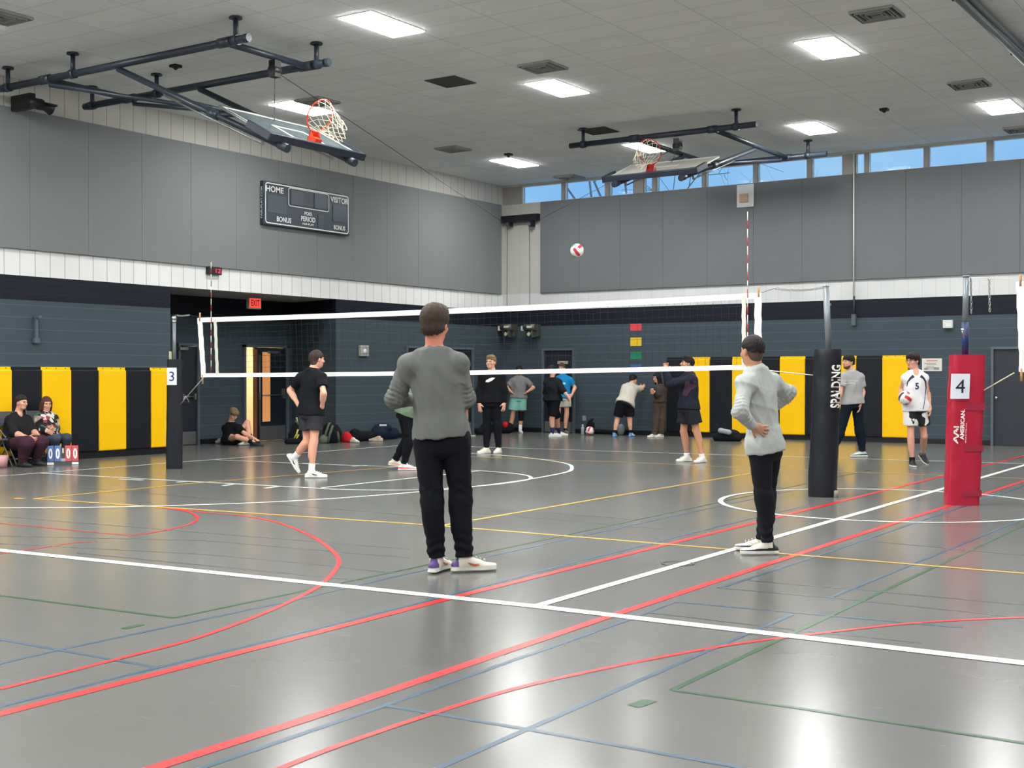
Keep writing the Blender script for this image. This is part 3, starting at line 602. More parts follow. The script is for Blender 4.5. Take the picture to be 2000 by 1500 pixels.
# ================================================================== hoops
m_pipe = mat('painted_pipe', (38, 48, 60), .42); m_or = mat('rim_orange', (235, 74, 40), .4); m_nw = mat('net_cord', (232, 222, 196), .8)
m_bglass = mat('backboard_glass', (120, 136, 140), .12, alpha=.42, spec=.6); m_bw = mat('board_white', (226, 228, 222), .5); m_padb = mat('board_pad', (34, 42, 56), .5)
def hoop(name_lab, O, e1, eb, tilt, rimm, boardm, near):
    """O bottom-edge middle of the board, e1 along it, eb horizontally away behind it"""
    e1 = Vector(e1); eb = Vector(eb); th = math.radians(tilt); e2 = eb * math.cos(th) + UP * math.sin(th); e3 = -eb * math.sin(th) + UP * math.cos(th)
    def W(a, b, c=0): return O + e1 * a + e2 * b + e3 * c
    t = thing('basketball_hoop', O, name_lab, 'basketball hoop')
    B = MB(); hw, hh = .915, 1.07
    B.add([W(-hw, 0, -.012), W(hw, 0, -.012), W(hw, hh, -.012), W(-hw, hh, -.012), W(-hw, 0, .0), W(hw, 0, .0), W(hw, hh, .0), W(-hw, hh, .0)], [(3, 2, 1, 0), (4, 5, 6, 7), (0, 1, 5, 4), (1, 2, 6, 5), (2, 3, 7, 6), (3, 0, 4, 7)])
    bd = B.build('backboard', boardm, t)
    L = MB()
    def bar(a0, b0, a1, b1, w_=.05, c0=.001, c1=.006):
        p, q = Vector((a0, b0, 0)), Vector((a1, b1, 0)); d_ = (q - p).normalized(); n_ = Vector((-d_.y, d_.x, 0)) * w_ / 2
        c = [p + n_, p - n_, q - n_, q + n_]; vs = [W(k.x, k.y, c0) for k in c] + [W(k.x, k.y, c1) for k in c]
        L.add(vs, [(3, 2, 1, 0), (4, 5, 6, 7), (0, 1, 5, 4), (1, 2, 6, 5), (2, 3, 7, 6), (3, 0, 4, 7)])
    bar(-hw + .03, 0, -hw + .03, hh); bar(hw - .03, 0, hw - .03, hh); bar(-hw, hh - .03, hw, hh - .03); bar(-hw, .03, hw, .03)
    bar(-.3, .16, -.3, .61); bar(.3, .16, .3, .61); bar(-.32, .61, .32, .61); bar(-.32, .16, .32, .16)
    L.build('white_lines', m_bw, bd)
    fr = MB()
    for a0, b0, a1, b1 in ((-hw, 0, -hw, hh), (hw, 0, hw, hh), (-hw, hh, hw, hh)): fr.tube([W(a0, b0, -.006), W(a1, b1, -.006)], .02, 8)
    fr.build('edge_frame', m_steel if near else m_bw, bd)
    pd = MB()   # u-shaped edge pad with thickness
    for p0, p1 in (((-hw - .02, -.02), (hw + .02, -.02)), ((-hw - .02, -.02), (-hw - .02, .40)), ((hw + .02, -.02), (hw + .02, .40))):
        p, q = W(*p0, -.01), W(*p1, -.01); dd = (q - p).normalized(); nn = e3; oo = dd.cross(nn)
        vs = [c + oo * sx * .035 + nn * sy * .055 for c in (p - dd * .03, q + dd * .03) for sx, sy in ((-1, -1), (1, -1), (1, 1), (-1, 1))]
        pd.add(vs, [(0, 1, 2, 3), (7, 6, 5, 4), (0, 4, 5, 1), (1, 5, 6, 2), (2, 6, 7, 3), (3, 7, 4, 0)])
    pd.build('edge_pad', m_padb, t, bevel=.012)
    # rim
    rc = W(0, .15, .38); R_ = .229; rm = MB(); rm.tube([rc + (e1 * math.cos(q) + e3 * math.sin(q)) * R_ for q in np.linspace(0, 2 * math.pi, 48, endpoint=False)], .010, 10, closed=True)
    for k in range(12):
        q = 2 * math.pi * (k + .5) / 12; c = rc + (e1 * math.cos(q) + e3 * math.sin(q)) * R_ - e2 * .015; rm.tube([c + e2 * .01, c - e2 * .018, c + (e1 * -math.sin(q) + e3 * math.cos(q)) * .012 - e2 * .018], .003, 6)
    rim = rm.build('rim', rimm, t)
    br = MB()
    poly = [(0, 0), (.152, 0), (.152, -.02), (.04, -.14), (0, -.15)]
    for sx in (-.075, .07):
        vs = [rc + e1 * (sx + dx) + e3 * (-.38 + q[0]) + e2 * q[1] for dx in (0, .006) for q in poly]; n = len(poly)
        br.add(vs, [tuple(reversed(range(n))), tuple(range(n, 2 * n))] + [(i, (i + 1) % n, n + (i + 1) % n, n + i) for i in range(n)])
    def br_box(c, sx, sy, sz):
        vs = [c + e1 * a * sx / 2 + e2 * b * sy / 2 + e3 * d_ * sz / 2 for d_ in (-1, 1) for b in (-1, 1) for a in (-1, 1)]
        br.add(vs, [(0, 2, 3, 1), (4, 5, 7, 6), (0, 1, 5, 4), (2, 6, 7, 3), (0, 4, 6, 2), (1, 3, 7, 5)])
    br_box(W(0, .07, .005), .19, .17, .012); br_box(W(0, .145, .08), .15, .012, .15); br_box(W(0, .06, .06), .12, .1, .06)
    br.build('bracket', mat('bracket_orange', (236, 70, 30), .45) if near else rimm, rim)
    # cord net: cone along -e2, drooping with gravity
    nt_ = MB(); n_ = 12; rows = 6; P = []
    for j in range(rows + 1):
        f = j / rows; r = R_ * (1 - .52 * f ** .8) ; ln = .42 * f; row = []
        for k in range(n_):
            q = 2 * math.pi * (k + (.5 if j % 2 else 0)) / n_ + .1
            row.append(rc - e2 * (ln + .012) + (e1 * math.cos(q) + e3 * math.sin(q)) * r - UP * .10 * f * f + Vector((random.uniform(-1, 1), random.uniform(-1, 1), random.uniform(-1, 1))) * .018 * f)
        P.append(row)
    for j in range(rows):
        for k in range(n_):
            if j % 2 == 0: a, b = k, (k - 1) % n_
            else: a, b = k, (k + 1) % n_
            nt_.tube([P[j][k], P[j + 1][a]], .0042, 5, False); nt_.tube([P[j][k], P[j + 1][b]], .0042, 5, False)
    nt_.build('net', m_nw, rim)
    # carrying structure
    def G(a, b, z): return V(O.x, O.y, 0) + e1 * a + eb * b + UP * z
    def clamp(mb, p, d_, r=.07, l_=.05): d_ = Vector(d_).normalized(); mb.tube([p - d_ * l_, p + d_ * l_], r, 14)
    pz = 5.98
    if near:
        for s_ in (-.8, .8):
            o_ = MB(); o_.tube([G(s_, .5, pz), G(s_, 6.0, pz)], .055, 16); clamp(o_, G(s_, .55, pz), eb, .062, .03); clamp(o_, G(s_, 5.9, pz), eb, .062, .03); o_.build('ceiling_pipe', m_pipe, t)
            for b_ in (.75, 4.2, 5.8):
                h_ = MB(); h_.tube([G(s_, b_, pz), G(s_, b_, ZC - .012)], .035, 10); h_.tube([G(s_, b_, ZC - .03), G(s_, b_, ZC - .012)], .09, 12); clamp(h_, G(s_, b_, pz), eb, .072, .05); h_.build('hanger', m_pipe, t)
        for b_ in (.95, 4.85):
            o_ = MB(); o_.tube([G(-.8, b_, pz), G(.8, b_, pz)], .048, 14); clamp(o_, G(-.8, b_, pz), eb, .07, .12); clamp(o_, G(.8, b_, pz), eb, .07, .12); o_.build('cross_pipe', m_pipe, t)
        bt, bv, wl_ = 3.18, 4.75, G(.15, .95, pz - .05)
    else:
        for b_, a0, a1 in ((.95, -2.25, 1.68), (4.6, -1.9, 1.68)):
            o_ = MB(); o_.tube([G(a0, b_, pz), G(a1, b_, pz)], .055, 16); o_.build('ceiling_pipe', m_pipe, t)
            for a_ in (a0 + .3, a1 - .4):
                h_ = MB(); h_.tube([G(a_, b_, pz), G(a_, b_, ZC - .012)], .035, 10); h_.tube([G(a_, b_, ZC - .03), G(a_, b_, ZC - .012)], .09, 12); clamp(h_, G(a_, b_, pz), e1, .072, .05); h_.build('hanger', m_pipe, t)
        for a_ in (-.82, .82):
            o_ = MB(); o_.tube([G(a_, .95, pz), G(a_, 4.6, pz)], .048, 14); clamp(o_, G(a_, .95, pz), e1, .07, .1); clamp(o_, G(a_, 4.6, pz), e1, .07, .1); o_.build('cross_pipe', m_pipe, t)
        bt, bv, wl_ = 3.0, 4.3, G(.1, .95, pz - .1)
    z0 = O.z - .12
    for s_ in (-.68, .68):
        m_ = MB(); top = G(s_ * 1.15, bt, pz - .06); bot = G(s_, -.02, z0); m_.tube([top, bot], .045, 14); clamp(m_, bot, bot - top, .058, .08); m_.tube([G(s_, .15, z0 + .06), W(s_ + .0, .12, -.02)], .03, 10)
        m_.tube([G(s_ * 1.15, bt, pz), top], .045, 10); f = .6; mid = top.lerp(bot, f); clamp(m_, mid, bot - top, .06, .1); m_.tube([mid, W(s_, hh * .8, -.02)], .026, 8); m_.build('mast', m_pipe, t)
        rd = MB(); a_, b_ = top.lerp(bot, .30) - UP * .07, top.lerp(bot, .88) - UP * .10 + e1 * .02; rd.tube([a_, b_], .014, 8); rd.tube([a_, a_ + UP * .07], .02, 8); rd.tube([b_, b_ + UP * .1], .02, 8); rd.build('tension_rod', m_steel, t)
    c = MB(); ta, tb_ = G(-.8, bt, pz - .06).lerp(G(-.68, 0, z0), .45), G(.8, bt, pz - .06).lerp(G(.68, 0, z0), .45); c.tube([ta, tb_], .035, 12); c.build('cross_tube', m_pipe, t)
    mc = (ta + tb_) / 2
    for s_ in (-.8, .8):
        c = MB(); c.tube([G(s_, bv, pz), G(s_, bv, pz - .1), mc + e1 * s_ * .08], .032, 12); clamp(c, mc + e1 * s_ * .08, e1, .05, .05); c.build('folding_brace', m_pipe, t)
        c = MB(); c.tube([mc + e1 * s_ * .1, W(s_ * .38, .32, -.05)], .03, 10); c.build('board_strut', m_pipe, t)
    c = MB(); c.tube([mc, W(0, .55, -.05)], .04, 12); c.tube([W(-.42, .32, -.05), W(.42, .32, -.05)], .03, 10); c.build('board_support', m_pipe, t)
    c = MB(); c.box(wl_ - UP * .12, (.12, .12, .24)); c.tube([wl_, wl_ - UP * .05], .03, 8); c.tube([wl_ - UP * .14 - e1 * .07, wl_ - UP * .14 + e1 * .07], .075, 14); c.build('pulley_block', m_blk, t)
    c = MB(); c.tube([wl_ - UP * .2, W(0, .9, -.03)], .005, 6, False); c.build('lift_cable', m_wire, t)
    return t, wl_ - UP * .15
t1_, w1 = hoop('near folded basketball hoop with orange rim hanging under the ceiling at the left', V(-11.85, 12.97, 4.60), (0, 1, 0), (-1, 0, 0), 27.7, m_or, m_bglass, True)
t2_, w2 = hoop('far folded basketball hoop with white board and dark red rim before the high windows', V(-10.65, 20.5, 5.1), (1, 0, 0), (0, 1, 0), 20.6, mat('rim_dark_red', (176, 40, 36), .4), mat('board_white_solid', (206, 204, 196), .4), False)
for (a, b, tt) in ((w1, pul[0], t1_), (w2, pul[1], t2_)):
    l = MB(); l.tube([a, b], .006, 6, False); l.build('haul_cable', m_wire, tt)
# curtain track at the upper right
t = thing('curtain_track', hp(1940, 60, 6.0), 'pair of long grey ceiling pipes crossing the top right corner', 'pipe')
l = MB()
for px in (1868, 1893): pass
a = hp(1875, 0, 6.1); b = hp(2000, 118, 6.1); d = (b - a).normalized()
l.tube([a - d * 8, b + d * 6], .05, 12); l.build('lower_pipe', mat('grey_pipe', (98, 106, 110), .4), t)
a = hp(1893, 0, 6.22); b = hp(2000, 98, 6.22); l = MB(); l.tube([a - d * 8, b + d * 6], .05, 12); l.build('upper_pipe', MATS['grey_pipe'], t)
l = MB()
for s_ in (-5, -2, 1.2, 4):
    p = hp(1940, 57, 6.2) + d * s_; l.box((p.x, p.y, 6.2), (.06, .06, .2))
l.build('clamps', m_blk, t)
# ================================================================== nets and posts
PL = at(340, 0.0, 3571 / (915 - 732)); PR = at(1607, 0.0, 15.05)
m_npost = mat('post_steel', (128, 136, 142), .4, metal=.35); m_netw = mat('net_tape', (232, 234, 232), .7, bump=.3, bscale=25); m_cord = mat('net_black_cord', (26, 30, 34), .8)
nd = (PR - PL).normalized(); nn = V(-nd.y, nd.x, 0)
def onN(px, py):
    """point where the pixel ray meets the net's vertical plane"""
    r = ray(px, py); k = (PL - CP).dot(nn) / r.dot(nn); return CP + r * k
def post_pad_cyl(base, topc, r0, r1, name, m, parent, lump=.012, n=40, rows=44, flat=.0):
    mb = MB(); vs = []; fs = []; ax = topc - base; rnd = random.Random(3)
    ph = [(rnd.uniform(0, 6.28), rnd.uniform(2, 7), rnd.uniform(3, 14)) for _ in range(9)]
    for j in range(rows + 1):
        f = j / rows; c = base.lerp(topc, f)
        for i in range(n):
            q = 2 * math.pi * i / n; w_ = sum(abs(math.sin(a + b * q * .5 + k * f + 1.3 * math.sin(q * 2 + a))) for a, b, k in ph) / 9
            r = (r0 + (r1 - r0) * f) + lump * (w_ - .6) * 2 * min(1, min(f, 1 - f) * 8)
            if j in (0, rows): r *= .97
            vs.append(c + (RT * math.cos(q) + FW * math.sin(q)) * r)
    for j in range(rows):
        for i in range(n): fs.append((j * n + i, j * n + (i + 1) % n, (j + 1) * n + (i + 1) % n, (j + 1) * n + i))
    mb.add(vs, fs, True); o = len(mb.v)
    mb.add(vs[:n], [tuple(reversed(range(n)))]); mb.add(vs[-n:], [tuple(range(n))]); return mb.build(name, m, parent)
# post 1 (black, white lettering)
d1 = 15.05; bs = at(1606, 0.0, d1); tp = at(1617, 682, d1)
t = thing('volleyball_post', bs, 'steel net post wrapped in a black round pad with white lettering', 'volleyball post')
m_pad1 = mat('pad_vinyl_black', (22, 26, 34), .33, bump=.35, bscale=9); pad1 = post_pad_cyl(bs, tp, .168, .160, 'pad', m_pad1, t); padbv = BVHTree.FromPolygons([v.co[:] for v in pad1.data.vertices], [tuple(p.vertices) for p in pad1.data.polygons])
l = MB(); p0 = at(1619, 690, d1); p1 = at(1613, 559, d1); l.tube([p0, p1], .037, 18); l.build('pole', m_npost, t)
l = MB(); l.tube([p1 - UP * .01, p1 + UP * .012], .039, 18); l.box(p1 - UP * .22 + RT * .045, (.03, .03, .03)); l.build('cap', m_chrome, t)
lt = at(1632, 713, d1); lb = at(1630, 796, d1); lz0, lz1 = lb.z, lt.z; th0 = math.radians(-63)
def wrapS(a, b):   # a runs up the post, b around it
    f = (((lz0 + lz1) / 2 + a) - bs.z) / (tp.z - bs.z); c = bs.lerp(tp, f); q = th0 - b / .166
    dd = RT * math.cos(q) + FW * math.sin(q); hit = padbv.ray_cast(c + dd * .5, -dd); return (hit[0] if hit[0] else c + dd * .17) + dd * .013
def wrapSm(a, b): return wrapS(a, b)
text_on('lettering', 'SPALDING', (0, 0, 0), (1, 0, 0), (0, 1, 0), lz1 - lz0, .14, mat('print_white', (232, 232, 226), .5), t, .03, wrap=lambda a, b: wrapS(a, b))
l = MB(); p = at(1632, 966, d1 - .1); l.tube([p + UP * 0 - RT * .03 - FW * .0, p + RT * .02], .055, 20); l.build('wheel', mat('wheel_grey', (140, 132, 128), .6), t)
# post 2 (red)
d2 = 14.1; bs2 = at(1878, 0.0, d2); tp2 = at(1889, 693, d2)
t = thing('volleyball_post', bs2, 'steel net post in a red square pad with sign 4', 'volleyball post')
def sqpad(bs, tp, hw0, hd0, hw1, hd1, yaw, m, name, parent, amp=.012, rows=50, n=14, seed=1):
    mb = MB(); vs = []; fs = []; rnd = random.Random(seed); ph = [(rnd.uniform(0, 6.28), rnd.uniform(6, 26), rnd.uniform(4, 22)) for _ in range(8)]
    rx = RT * math.cos(yaw) + FW * math.sin(yaw); ry = -RT * math.sin(yaw) + FW * math.cos(yaw); pr = []
    for (x0, y0), (x1, y1) in (((-1, -1), (1, -1)), ((1, -1), (1, 1)), ((1, 1), (-1, 1)), ((-1, 1), (-1, -1))):
        for k in range(n): f = k / n; pr.append((x0 + (x1 - x0) * f, y0 + (y1 - y0) * f))
    N = len(pr)
    for j in range(rows + 1):
        f = j / rows; c = bs.lerp(tp, f); hw_ = hw0 + (hw1 - hw0) * f; hd_ = hd0 + (hd1 - hd0) * f
        for (a, b) in pr:
            rad = 1 - .10 * (abs(a) * abs(b)) ** 6
            w_ = sum(abs(math.sin(q + u * (a * .35 + b * .2) + v * f + 2 * math.sin(3 * a + q))) for q, u, v in ph) / 8 - .62
            k_ = amp * 2.2 * w_ * min(1, min(f, 1 - f) * 10); k_ = -abs(k_) if k_ < 0 else k_
            vs.append(c + rx * a * rad * (hw_ + k_) + ry * b * rad * (hd_ + k_))
    for j in range(rows):
        for i in range(N): fs.append((j * N + i, j * N + (i + 1) % N, (j + 1) * N + (i + 1) % N, (j + 1) * N + i))
    mb.add(vs, fs, True); mb.add(vs[:N], [tuple(reversed(range(N)))]); mb.add(vs[-N:], [tuple(range(N))]); return mb.build(name, m, parent), rx, ry
m_red = mat('vinyl_red', (172, 28, 54), .32, bump=.4, bscale=7); pd_, rx, ry = sqpad(bs2, tp2, .176, .13, .178, .13, -.1, m_red, 'pad', t)
def bandz(z, h, m0=.5):
    l = MB(); f = z / tp2.z; c = bs2.lerp(tp2, f); vs = []
    for a, b in ((-.15, -1), (1, -1), (1, 1)): vs.append((a, b))
    for (a0, b0), (a1, b1) in zip(vs[:-1], vs[1:]):
        q0 = c + rx * a0 * .179 + ry * b0 * .134; q1 = c + rx * a1 * .179 + ry * b1 * .134; l.prism([q0, q1, q1 + UP * h, q0 + UP * h], (q1 - q0).normalized().cross(UP) * .004)
    l.build('strap', mat('strap_red', (150, 30, 54), .4), t)
for z, h in ((.10, .07), (.60, .07), (1.055, .085)): bandz(z, h)
l = MB(); p0 = at(1885, 700, d2); pm = at(1885, 629, d2); p1 = at(1887, 540, d2); l.tube([p0, pm], .037, 18); l.build('blue_sleeve', mat('sleeve_blue', (24, 44, 92), .4), t)
l = MB(); l.tube([pm, p1], .033, 18); l.tube([p1 - UP * .01, p1 + UP * .012], .038, 16); l.build('pole', m_npost, t)
l = MB(); k = at(1876, 650, d2); l.tube([at(1884, 655, d2) - FW * .04, k - FW * .05 - UP * .01, k - FW * .06 + UP * .02], .01, 8); l.sphere(k - FW * .06 + UP * .03, .018, 12, 8); l.build('crank', m_chrome, t)
def onpad(px, py):   # front face of the red pad
    p = at(px, py, d2 - .14); return p
upv = (tp2 - bs2).normalized(); rtv = rx
c = onpad(1879, 829); text_on('lettering', 'AMERICAN.', c - ry * .012, upv, -rtv, .335, .045, MATS['print_white'], t, .03)
c = onpad(1886, 845); text_on('lettering', 'MADE IN THE U.S.A.', c - ry * .012, upv, -rtv, .22, .012, MATS['print_white'], t, .01)
lg = MB(); c = onpad(1867, 850) - ry * .014   # zigzag emblem
def lgp(a, b): return c + upv * a - rtv * b
for poly in ([(-.10, -.022), (-.075, -.022), (-.03, .03), (-.05, .03)], [(-.03, .03), (-.05, .03), (-.018, -.03), (.0, -.03)], [(-.018, -.03), (.002, -.03), (.045, .03), (.022, .03)], [(.03, .03), (.05, .03), (.08, -.02), (.06, -.02)], [(.035, -.008), (.035, .004), (.075, .004), (.075, -.008)], [(.085, -.028), (.1, -.028), (.1, .03), (.085, .03)], [(-.075, -.008), (-.075, .004), (-.045, .004), (-.045, -.008)]): lg.prism([lgp(*q) for q in poly], -ry * .002)
lg.build('emblem', MATS['print_white'], t)
# post 3 (left, far)
d3 = PL.dot(FW); bs3 = PL.copy(); tp3 = at(342, 702, d3)
t = thing('volleyball_post', bs3, 'steel net post in a narrow black pad with sign 3', 'volleyball post')
sqpad(bs3, tp3, .122, .11, .118, .11, .25, MATS['pad_vinyl_black'], 'pad', t, .008, 40, 10, 4)
l = MB(); p0 = at(341, 710, d3); p1 = at(340, 628, d3); l.tube([p0, p1], .026, 16); l.build('pole', m_npost, t)
l = MB(); l.sphere(at(340, 622, d3), .045, 16, 10); l.tube([p1 - UP * .02, p1 + UP * .02], .034, 14); l.build('pulley_cap', m_chrome, t)
l = MB(); k = at(333, 694, d3); l.box(k, (.03, .03, .12)); l.build('hook', mat('hook_cream', (208, 200, 160), .5), t)
l = MB(); a = at(352, 790, d3 - .1); b = at(398, 737, 19.0); l.tube([a, b], .008, 6); a2 = at(363, 773, d3 - .15); l.tube([a2, a2 + RT * .05 - UP * .1, a2 - RT * .05 - UP * .09, a2], .008, 6); l.build('tension_strap', mat('strap_grey', (140, 142, 138), .6), t)
# paper signs
def sign(px0, py0, px1, py1, dd, ch, lab, wch, hch, back, colr):
    a = at(px0, py1, dd); b = at(px1, py0, dd); c = (a + b) / 2; t = thing('paper_sign', c, lab, 'sign', 'numbered paper signs')
    w_ = (b - a).dot(RT); h_ = b.z - a.z; l = MB(); lean = (upv if ch == '4' else UP); r_ = RT
    vs = [c + r_ * sx * w_ / 2 + lean * sz * h_ / 2 + FW * q for q in (0, .004) for sx, sz in ((-1, -1), (1, -1), (1, 1), (-1, 1))]
    l.add(vs, [(0, 1, 2, 3), (7, 6, 5, 4), (0, 4, 5, 1), (1, 5, 6, 2), (2, 6, 7, 3), (3, 7, 4, 0)]); l.build('sheet', mat('paper_white', (222, 226, 238), .6), t)
    text_on('digit', ch, c - FW * .001, r_, lean, w_ * wch, h_ * hch, mat(colr[0], colr[1], .5), t, .0)
sign(1857, 730, 1894, 779, d2 - .155, '4', 'white paper sign with a black 4 taped on the red post pad', .5, .54, 0, ('ink_black', (20, 20, 28)))
sign(326, 718, 345, 752, d3 - .145, '3', 'white paper sign with a dark blue 3 taped on the far black post pad', .5, .55, 0, ('ink_blue', (26, 24, 92)))
# net ------------------------------------------------------------------
def build_net(label, TL, TR, BL, BR, inner, mesh=True, ropes=()):
    """corners are points in the net's plane; inner = fractions where the side tapes sit"""
    t = thing('volleyball_net', (TL + BL) / 2, label, 'volleyball net')
    def Pn(u, v): return (TL.lerp(TR, u)).lerp(BL.lerp(BR, u), v) - UP * (.03 * math.sin(math.pi * u)) * (1 - v * .4)
    L_ = (TR - TL).length; H_ = (TL - BL).length; ndir = (TR - TL).normalized(); nrm = V(-ndir.y, ndir.x, 0).normalized()
    def tape(u0, u1, v, w_, name, wob=0):
        m_ = MB(); N = 40; vs = []
        for s_ in (-1, 1):
            for i in range(N + 1):
                u = u0 + (u1 - u0) * i / N; p = Pn(u, v) + nrm * (.004 * s_); q = wob * math.sin(i * 1.7) * .5
                vs += [p + UP * (w_ / 2 + q), p - UP * (w_ / 2 - q)]
        k = 2 * (N + 1); fs = []
        for i in range(N): a = 2 * i; fs += [(a, a + 1, a + 3, a + 2), (k + a + 2, k + a + 3, k + a + 1, k + a), (a, a + 2, k + a + 2, k + a), (a + 1, k + a + 1, k + a + 3, a + 3)]
        fs += [(0, k, k + 1, 1), (2 * N, 2 * N + 1, k + 2 * N + 1, k + 2 * N)]
        m_.add(vs, fs); return m_.build(name, m_netw, t)
    def vtape(u, w_, v0, v1, name, m, lean=0):
        m_ = MB(); N = 14; vs = []
        for s_ in (-1, 1):
            for i in range(N + 1):
                v = v0 + (v1 - v0) * i / N; p = Pn(u, v) + nrm * (.007 * s_) + ndir * lean * (v - .5); q = .004 * math.sin(i * 2.1)
                vs += [p - ndir * (w_ / 2 + q), p + ndir * (w_ / 2 - q)]
        k = 2 * (N + 1); fs = []
        for i in range(N): a = 2 * i; fs += [(a, a + 1, a + 3, a + 2), (k + a + 2, k + a + 3, k + a + 1, k + a), (a, a + 2, k + a + 2, k + a), (a + 1, k + a + 1, k + a + 3, a + 3)]
        m_.add(vs, fs); return m_.build(name, m, t)
    tape(0, 1, .035, .072, 'top_tape'); tape(0, 1, .965, .06, 'bottom_tape', .002)
    vtape(.004, .085, .0, 1.0, 'end_band', m_netw, .03); vtape(.996, .085, .0, 1.0, 'end_band', m_netw, .0)
    for u in inner: vtape(u, .05, .03, .96, 'side_tape', mat('side_tape', (206, 206, 194), .7))
    if mesh:
        m_ = MB(); nx = int(L_ / .1); ny = 9; r = .0016
        for i in range(1, nx):
            u = i / nx; pts = [Pn(u, .06 + .88 * j / ny) + ndir * .004 * math.sin(i * 1.3 + j) for j in range(ny + 1)]
            for a, b in zip(pts[:-1], pts[1:]): m_.add([a - ndir * r, a + ndir * r, b + ndir * r, b - ndir * r, a - nrm * r * 1.5, b - nrm * r * 1.5], [(0, 1, 2, 3), (0, 3, 5, 4), (1, 4, 5, 2)])
        for j in range(1, ny):
            v = .06 + .88 * j / ny; N = nx; pts = [Pn(i / N, v) + UP * .004 * math.sin(i * 1.9 + j) for i in range(N + 1)]
            for a, b in zip(pts[:-1], pts[1:]): m_.add([a - UP * r, b - UP * r, b + UP * r, a + UP * r, a - nrm * r * 1.5, b - nrm * r * 1.5], [(0, 1, 2, 3), (0, 4, 5, 1), (3, 2, 5, 4)])
        m_.build('netting', m_cord, t)
    for u in (.003, .997):
        m_ = MB(); p = Pn(u, .0); m_.tube([p - UP * .05, p + UP * .08], .014, 10); m_.build('dowel', mat('dowel_wood', (178, 134, 86), .6), t)
        m_ = MB(); p = Pn(u, 1.0); m_.tube([p - UP * .10, p + UP * .04], .014, 10); m_.build('dowel', MATS['dowel_wood'], t)
    return t
TL = onN(388, 621); TR = onN(1486, 572); BL = onN(393, 737); BR = onN(1486, 722); L_ = (TR - TL).length
ui = ((onN(420, 620) - TL).dot(nd) / L_, (onN(1453, 580) - TL).dot(nd) / L_)
nt1 = build_net('long volleyball net strung between the far black post and the black lettered post', TL, TR, BL, BR, ui)
m_ch = mat('chain_zinc', (176, 178, 176), .3, metal=.9)
def chain(name, a, b, parent, pitch=.03, r=.004, sag=0):
    m_ = MB(); n = max(2, int((b - a).length / pitch)); d = (b - a).normalized(); o = d.orthogonal().normalized(); o2 = d.cross(o)
    for i in range(n):
        f = (i + .5) / n; c = a.lerp(b, f) - UP * sag * 4 * f * (1 - f); u = o if i % 2 else o2
        m_.tube([c + d * pitch * .62 * math.cos(q) + u * pitch * .3 * math.sin(q) for q in np.linspace(0, 2 * math.pi, 8, endpoint=False)], r, 5, closed=True)
    return m_.build(name, m_ch, parent)
l = MB(); a = TR + V(0, 0, 0); b = at(1514, 563, 15.1); l.tube([a, b], .003, 5); l.build('cable', m_wire, nt1); chain('chain', b, at(1608, 561, d1), nt1, .04, .006, .03)
l = MB(); a = at(345, 616, d3); b = at(355, 615, d3 - .1); l.tube([b + RT * .12, TL + UP * .01], .003, 5); l.build('cable', m_wire, nt1); chain('chain', a, b + RT * .12, nt1, .04, .006, .01)
l = MB(); l.tube([onN(1486, 722), at(1590, 733, d1)], .006, 6); l.build('lower_rope', mat('rope_cream', (220, 214, 190), .8), nt1)
# net 2
TL2 = at(1988, 550, 13.75); BL2 = at(1990, 727, 13.75); dx = V(9.2, -.15, 0)
nt2 = build_net('second volleyball net beside the red post, cut by the right edge of the photo', TL2, TL2 + dx, BL2, BL2 + dx, (.05, .95))
l = MB(); a = at(1888, 541, d2); b = at(1980, 546, 13.75); l.tube([a, a.lerp(b, .5) - UP * .0, b], .004, 5); l.tube([at(1915, 766, d2 - .1), at(1981, 728, 13.75)], .006, 6); l.build('rope', MATS['rope_cream'], nt2)
chain('chain', at(1896, 543, d2), at(1897, 612, d2), nt2, .035, .005); chain('chain', at(1932, 545, d2), at(1933, 609, d2), nt2, .035, .005)
l = MB(); k = at(1932, 544, d2); l.tube([k + RT * .02 * math.cos(q) + UP * .014 * math.sin(q) for q in np.linspace(0, 6.28, 12, endpoint=False)], .004, 5, closed=True); l.build('ring', m_ch, nt2)
# antennas
m_rw = [mat('antenna_red', (176, 40, 44), .5), mat('antenna_white', (230, 230, 226), .5)]
for (px, pt, pb, lab) in ((414, 512, 728, 'red and white net antenna at the far left end of the net'), (1461, 414, 716, 'red and white net antenna at the right end of the net')):
    a = onN(px, pb) - nn * .02; b = onN(px, pt) - nn * .02; l = MB(); n = 18
    for i in range(n): l.mat(i % 2).tube([a.lerp(b, i / n), a.lerp(b, (i + 1) / n)], .0058, 8)
    tag(l.build('net_antenna', m_rw), lab, 'antenna', 'net antennas')
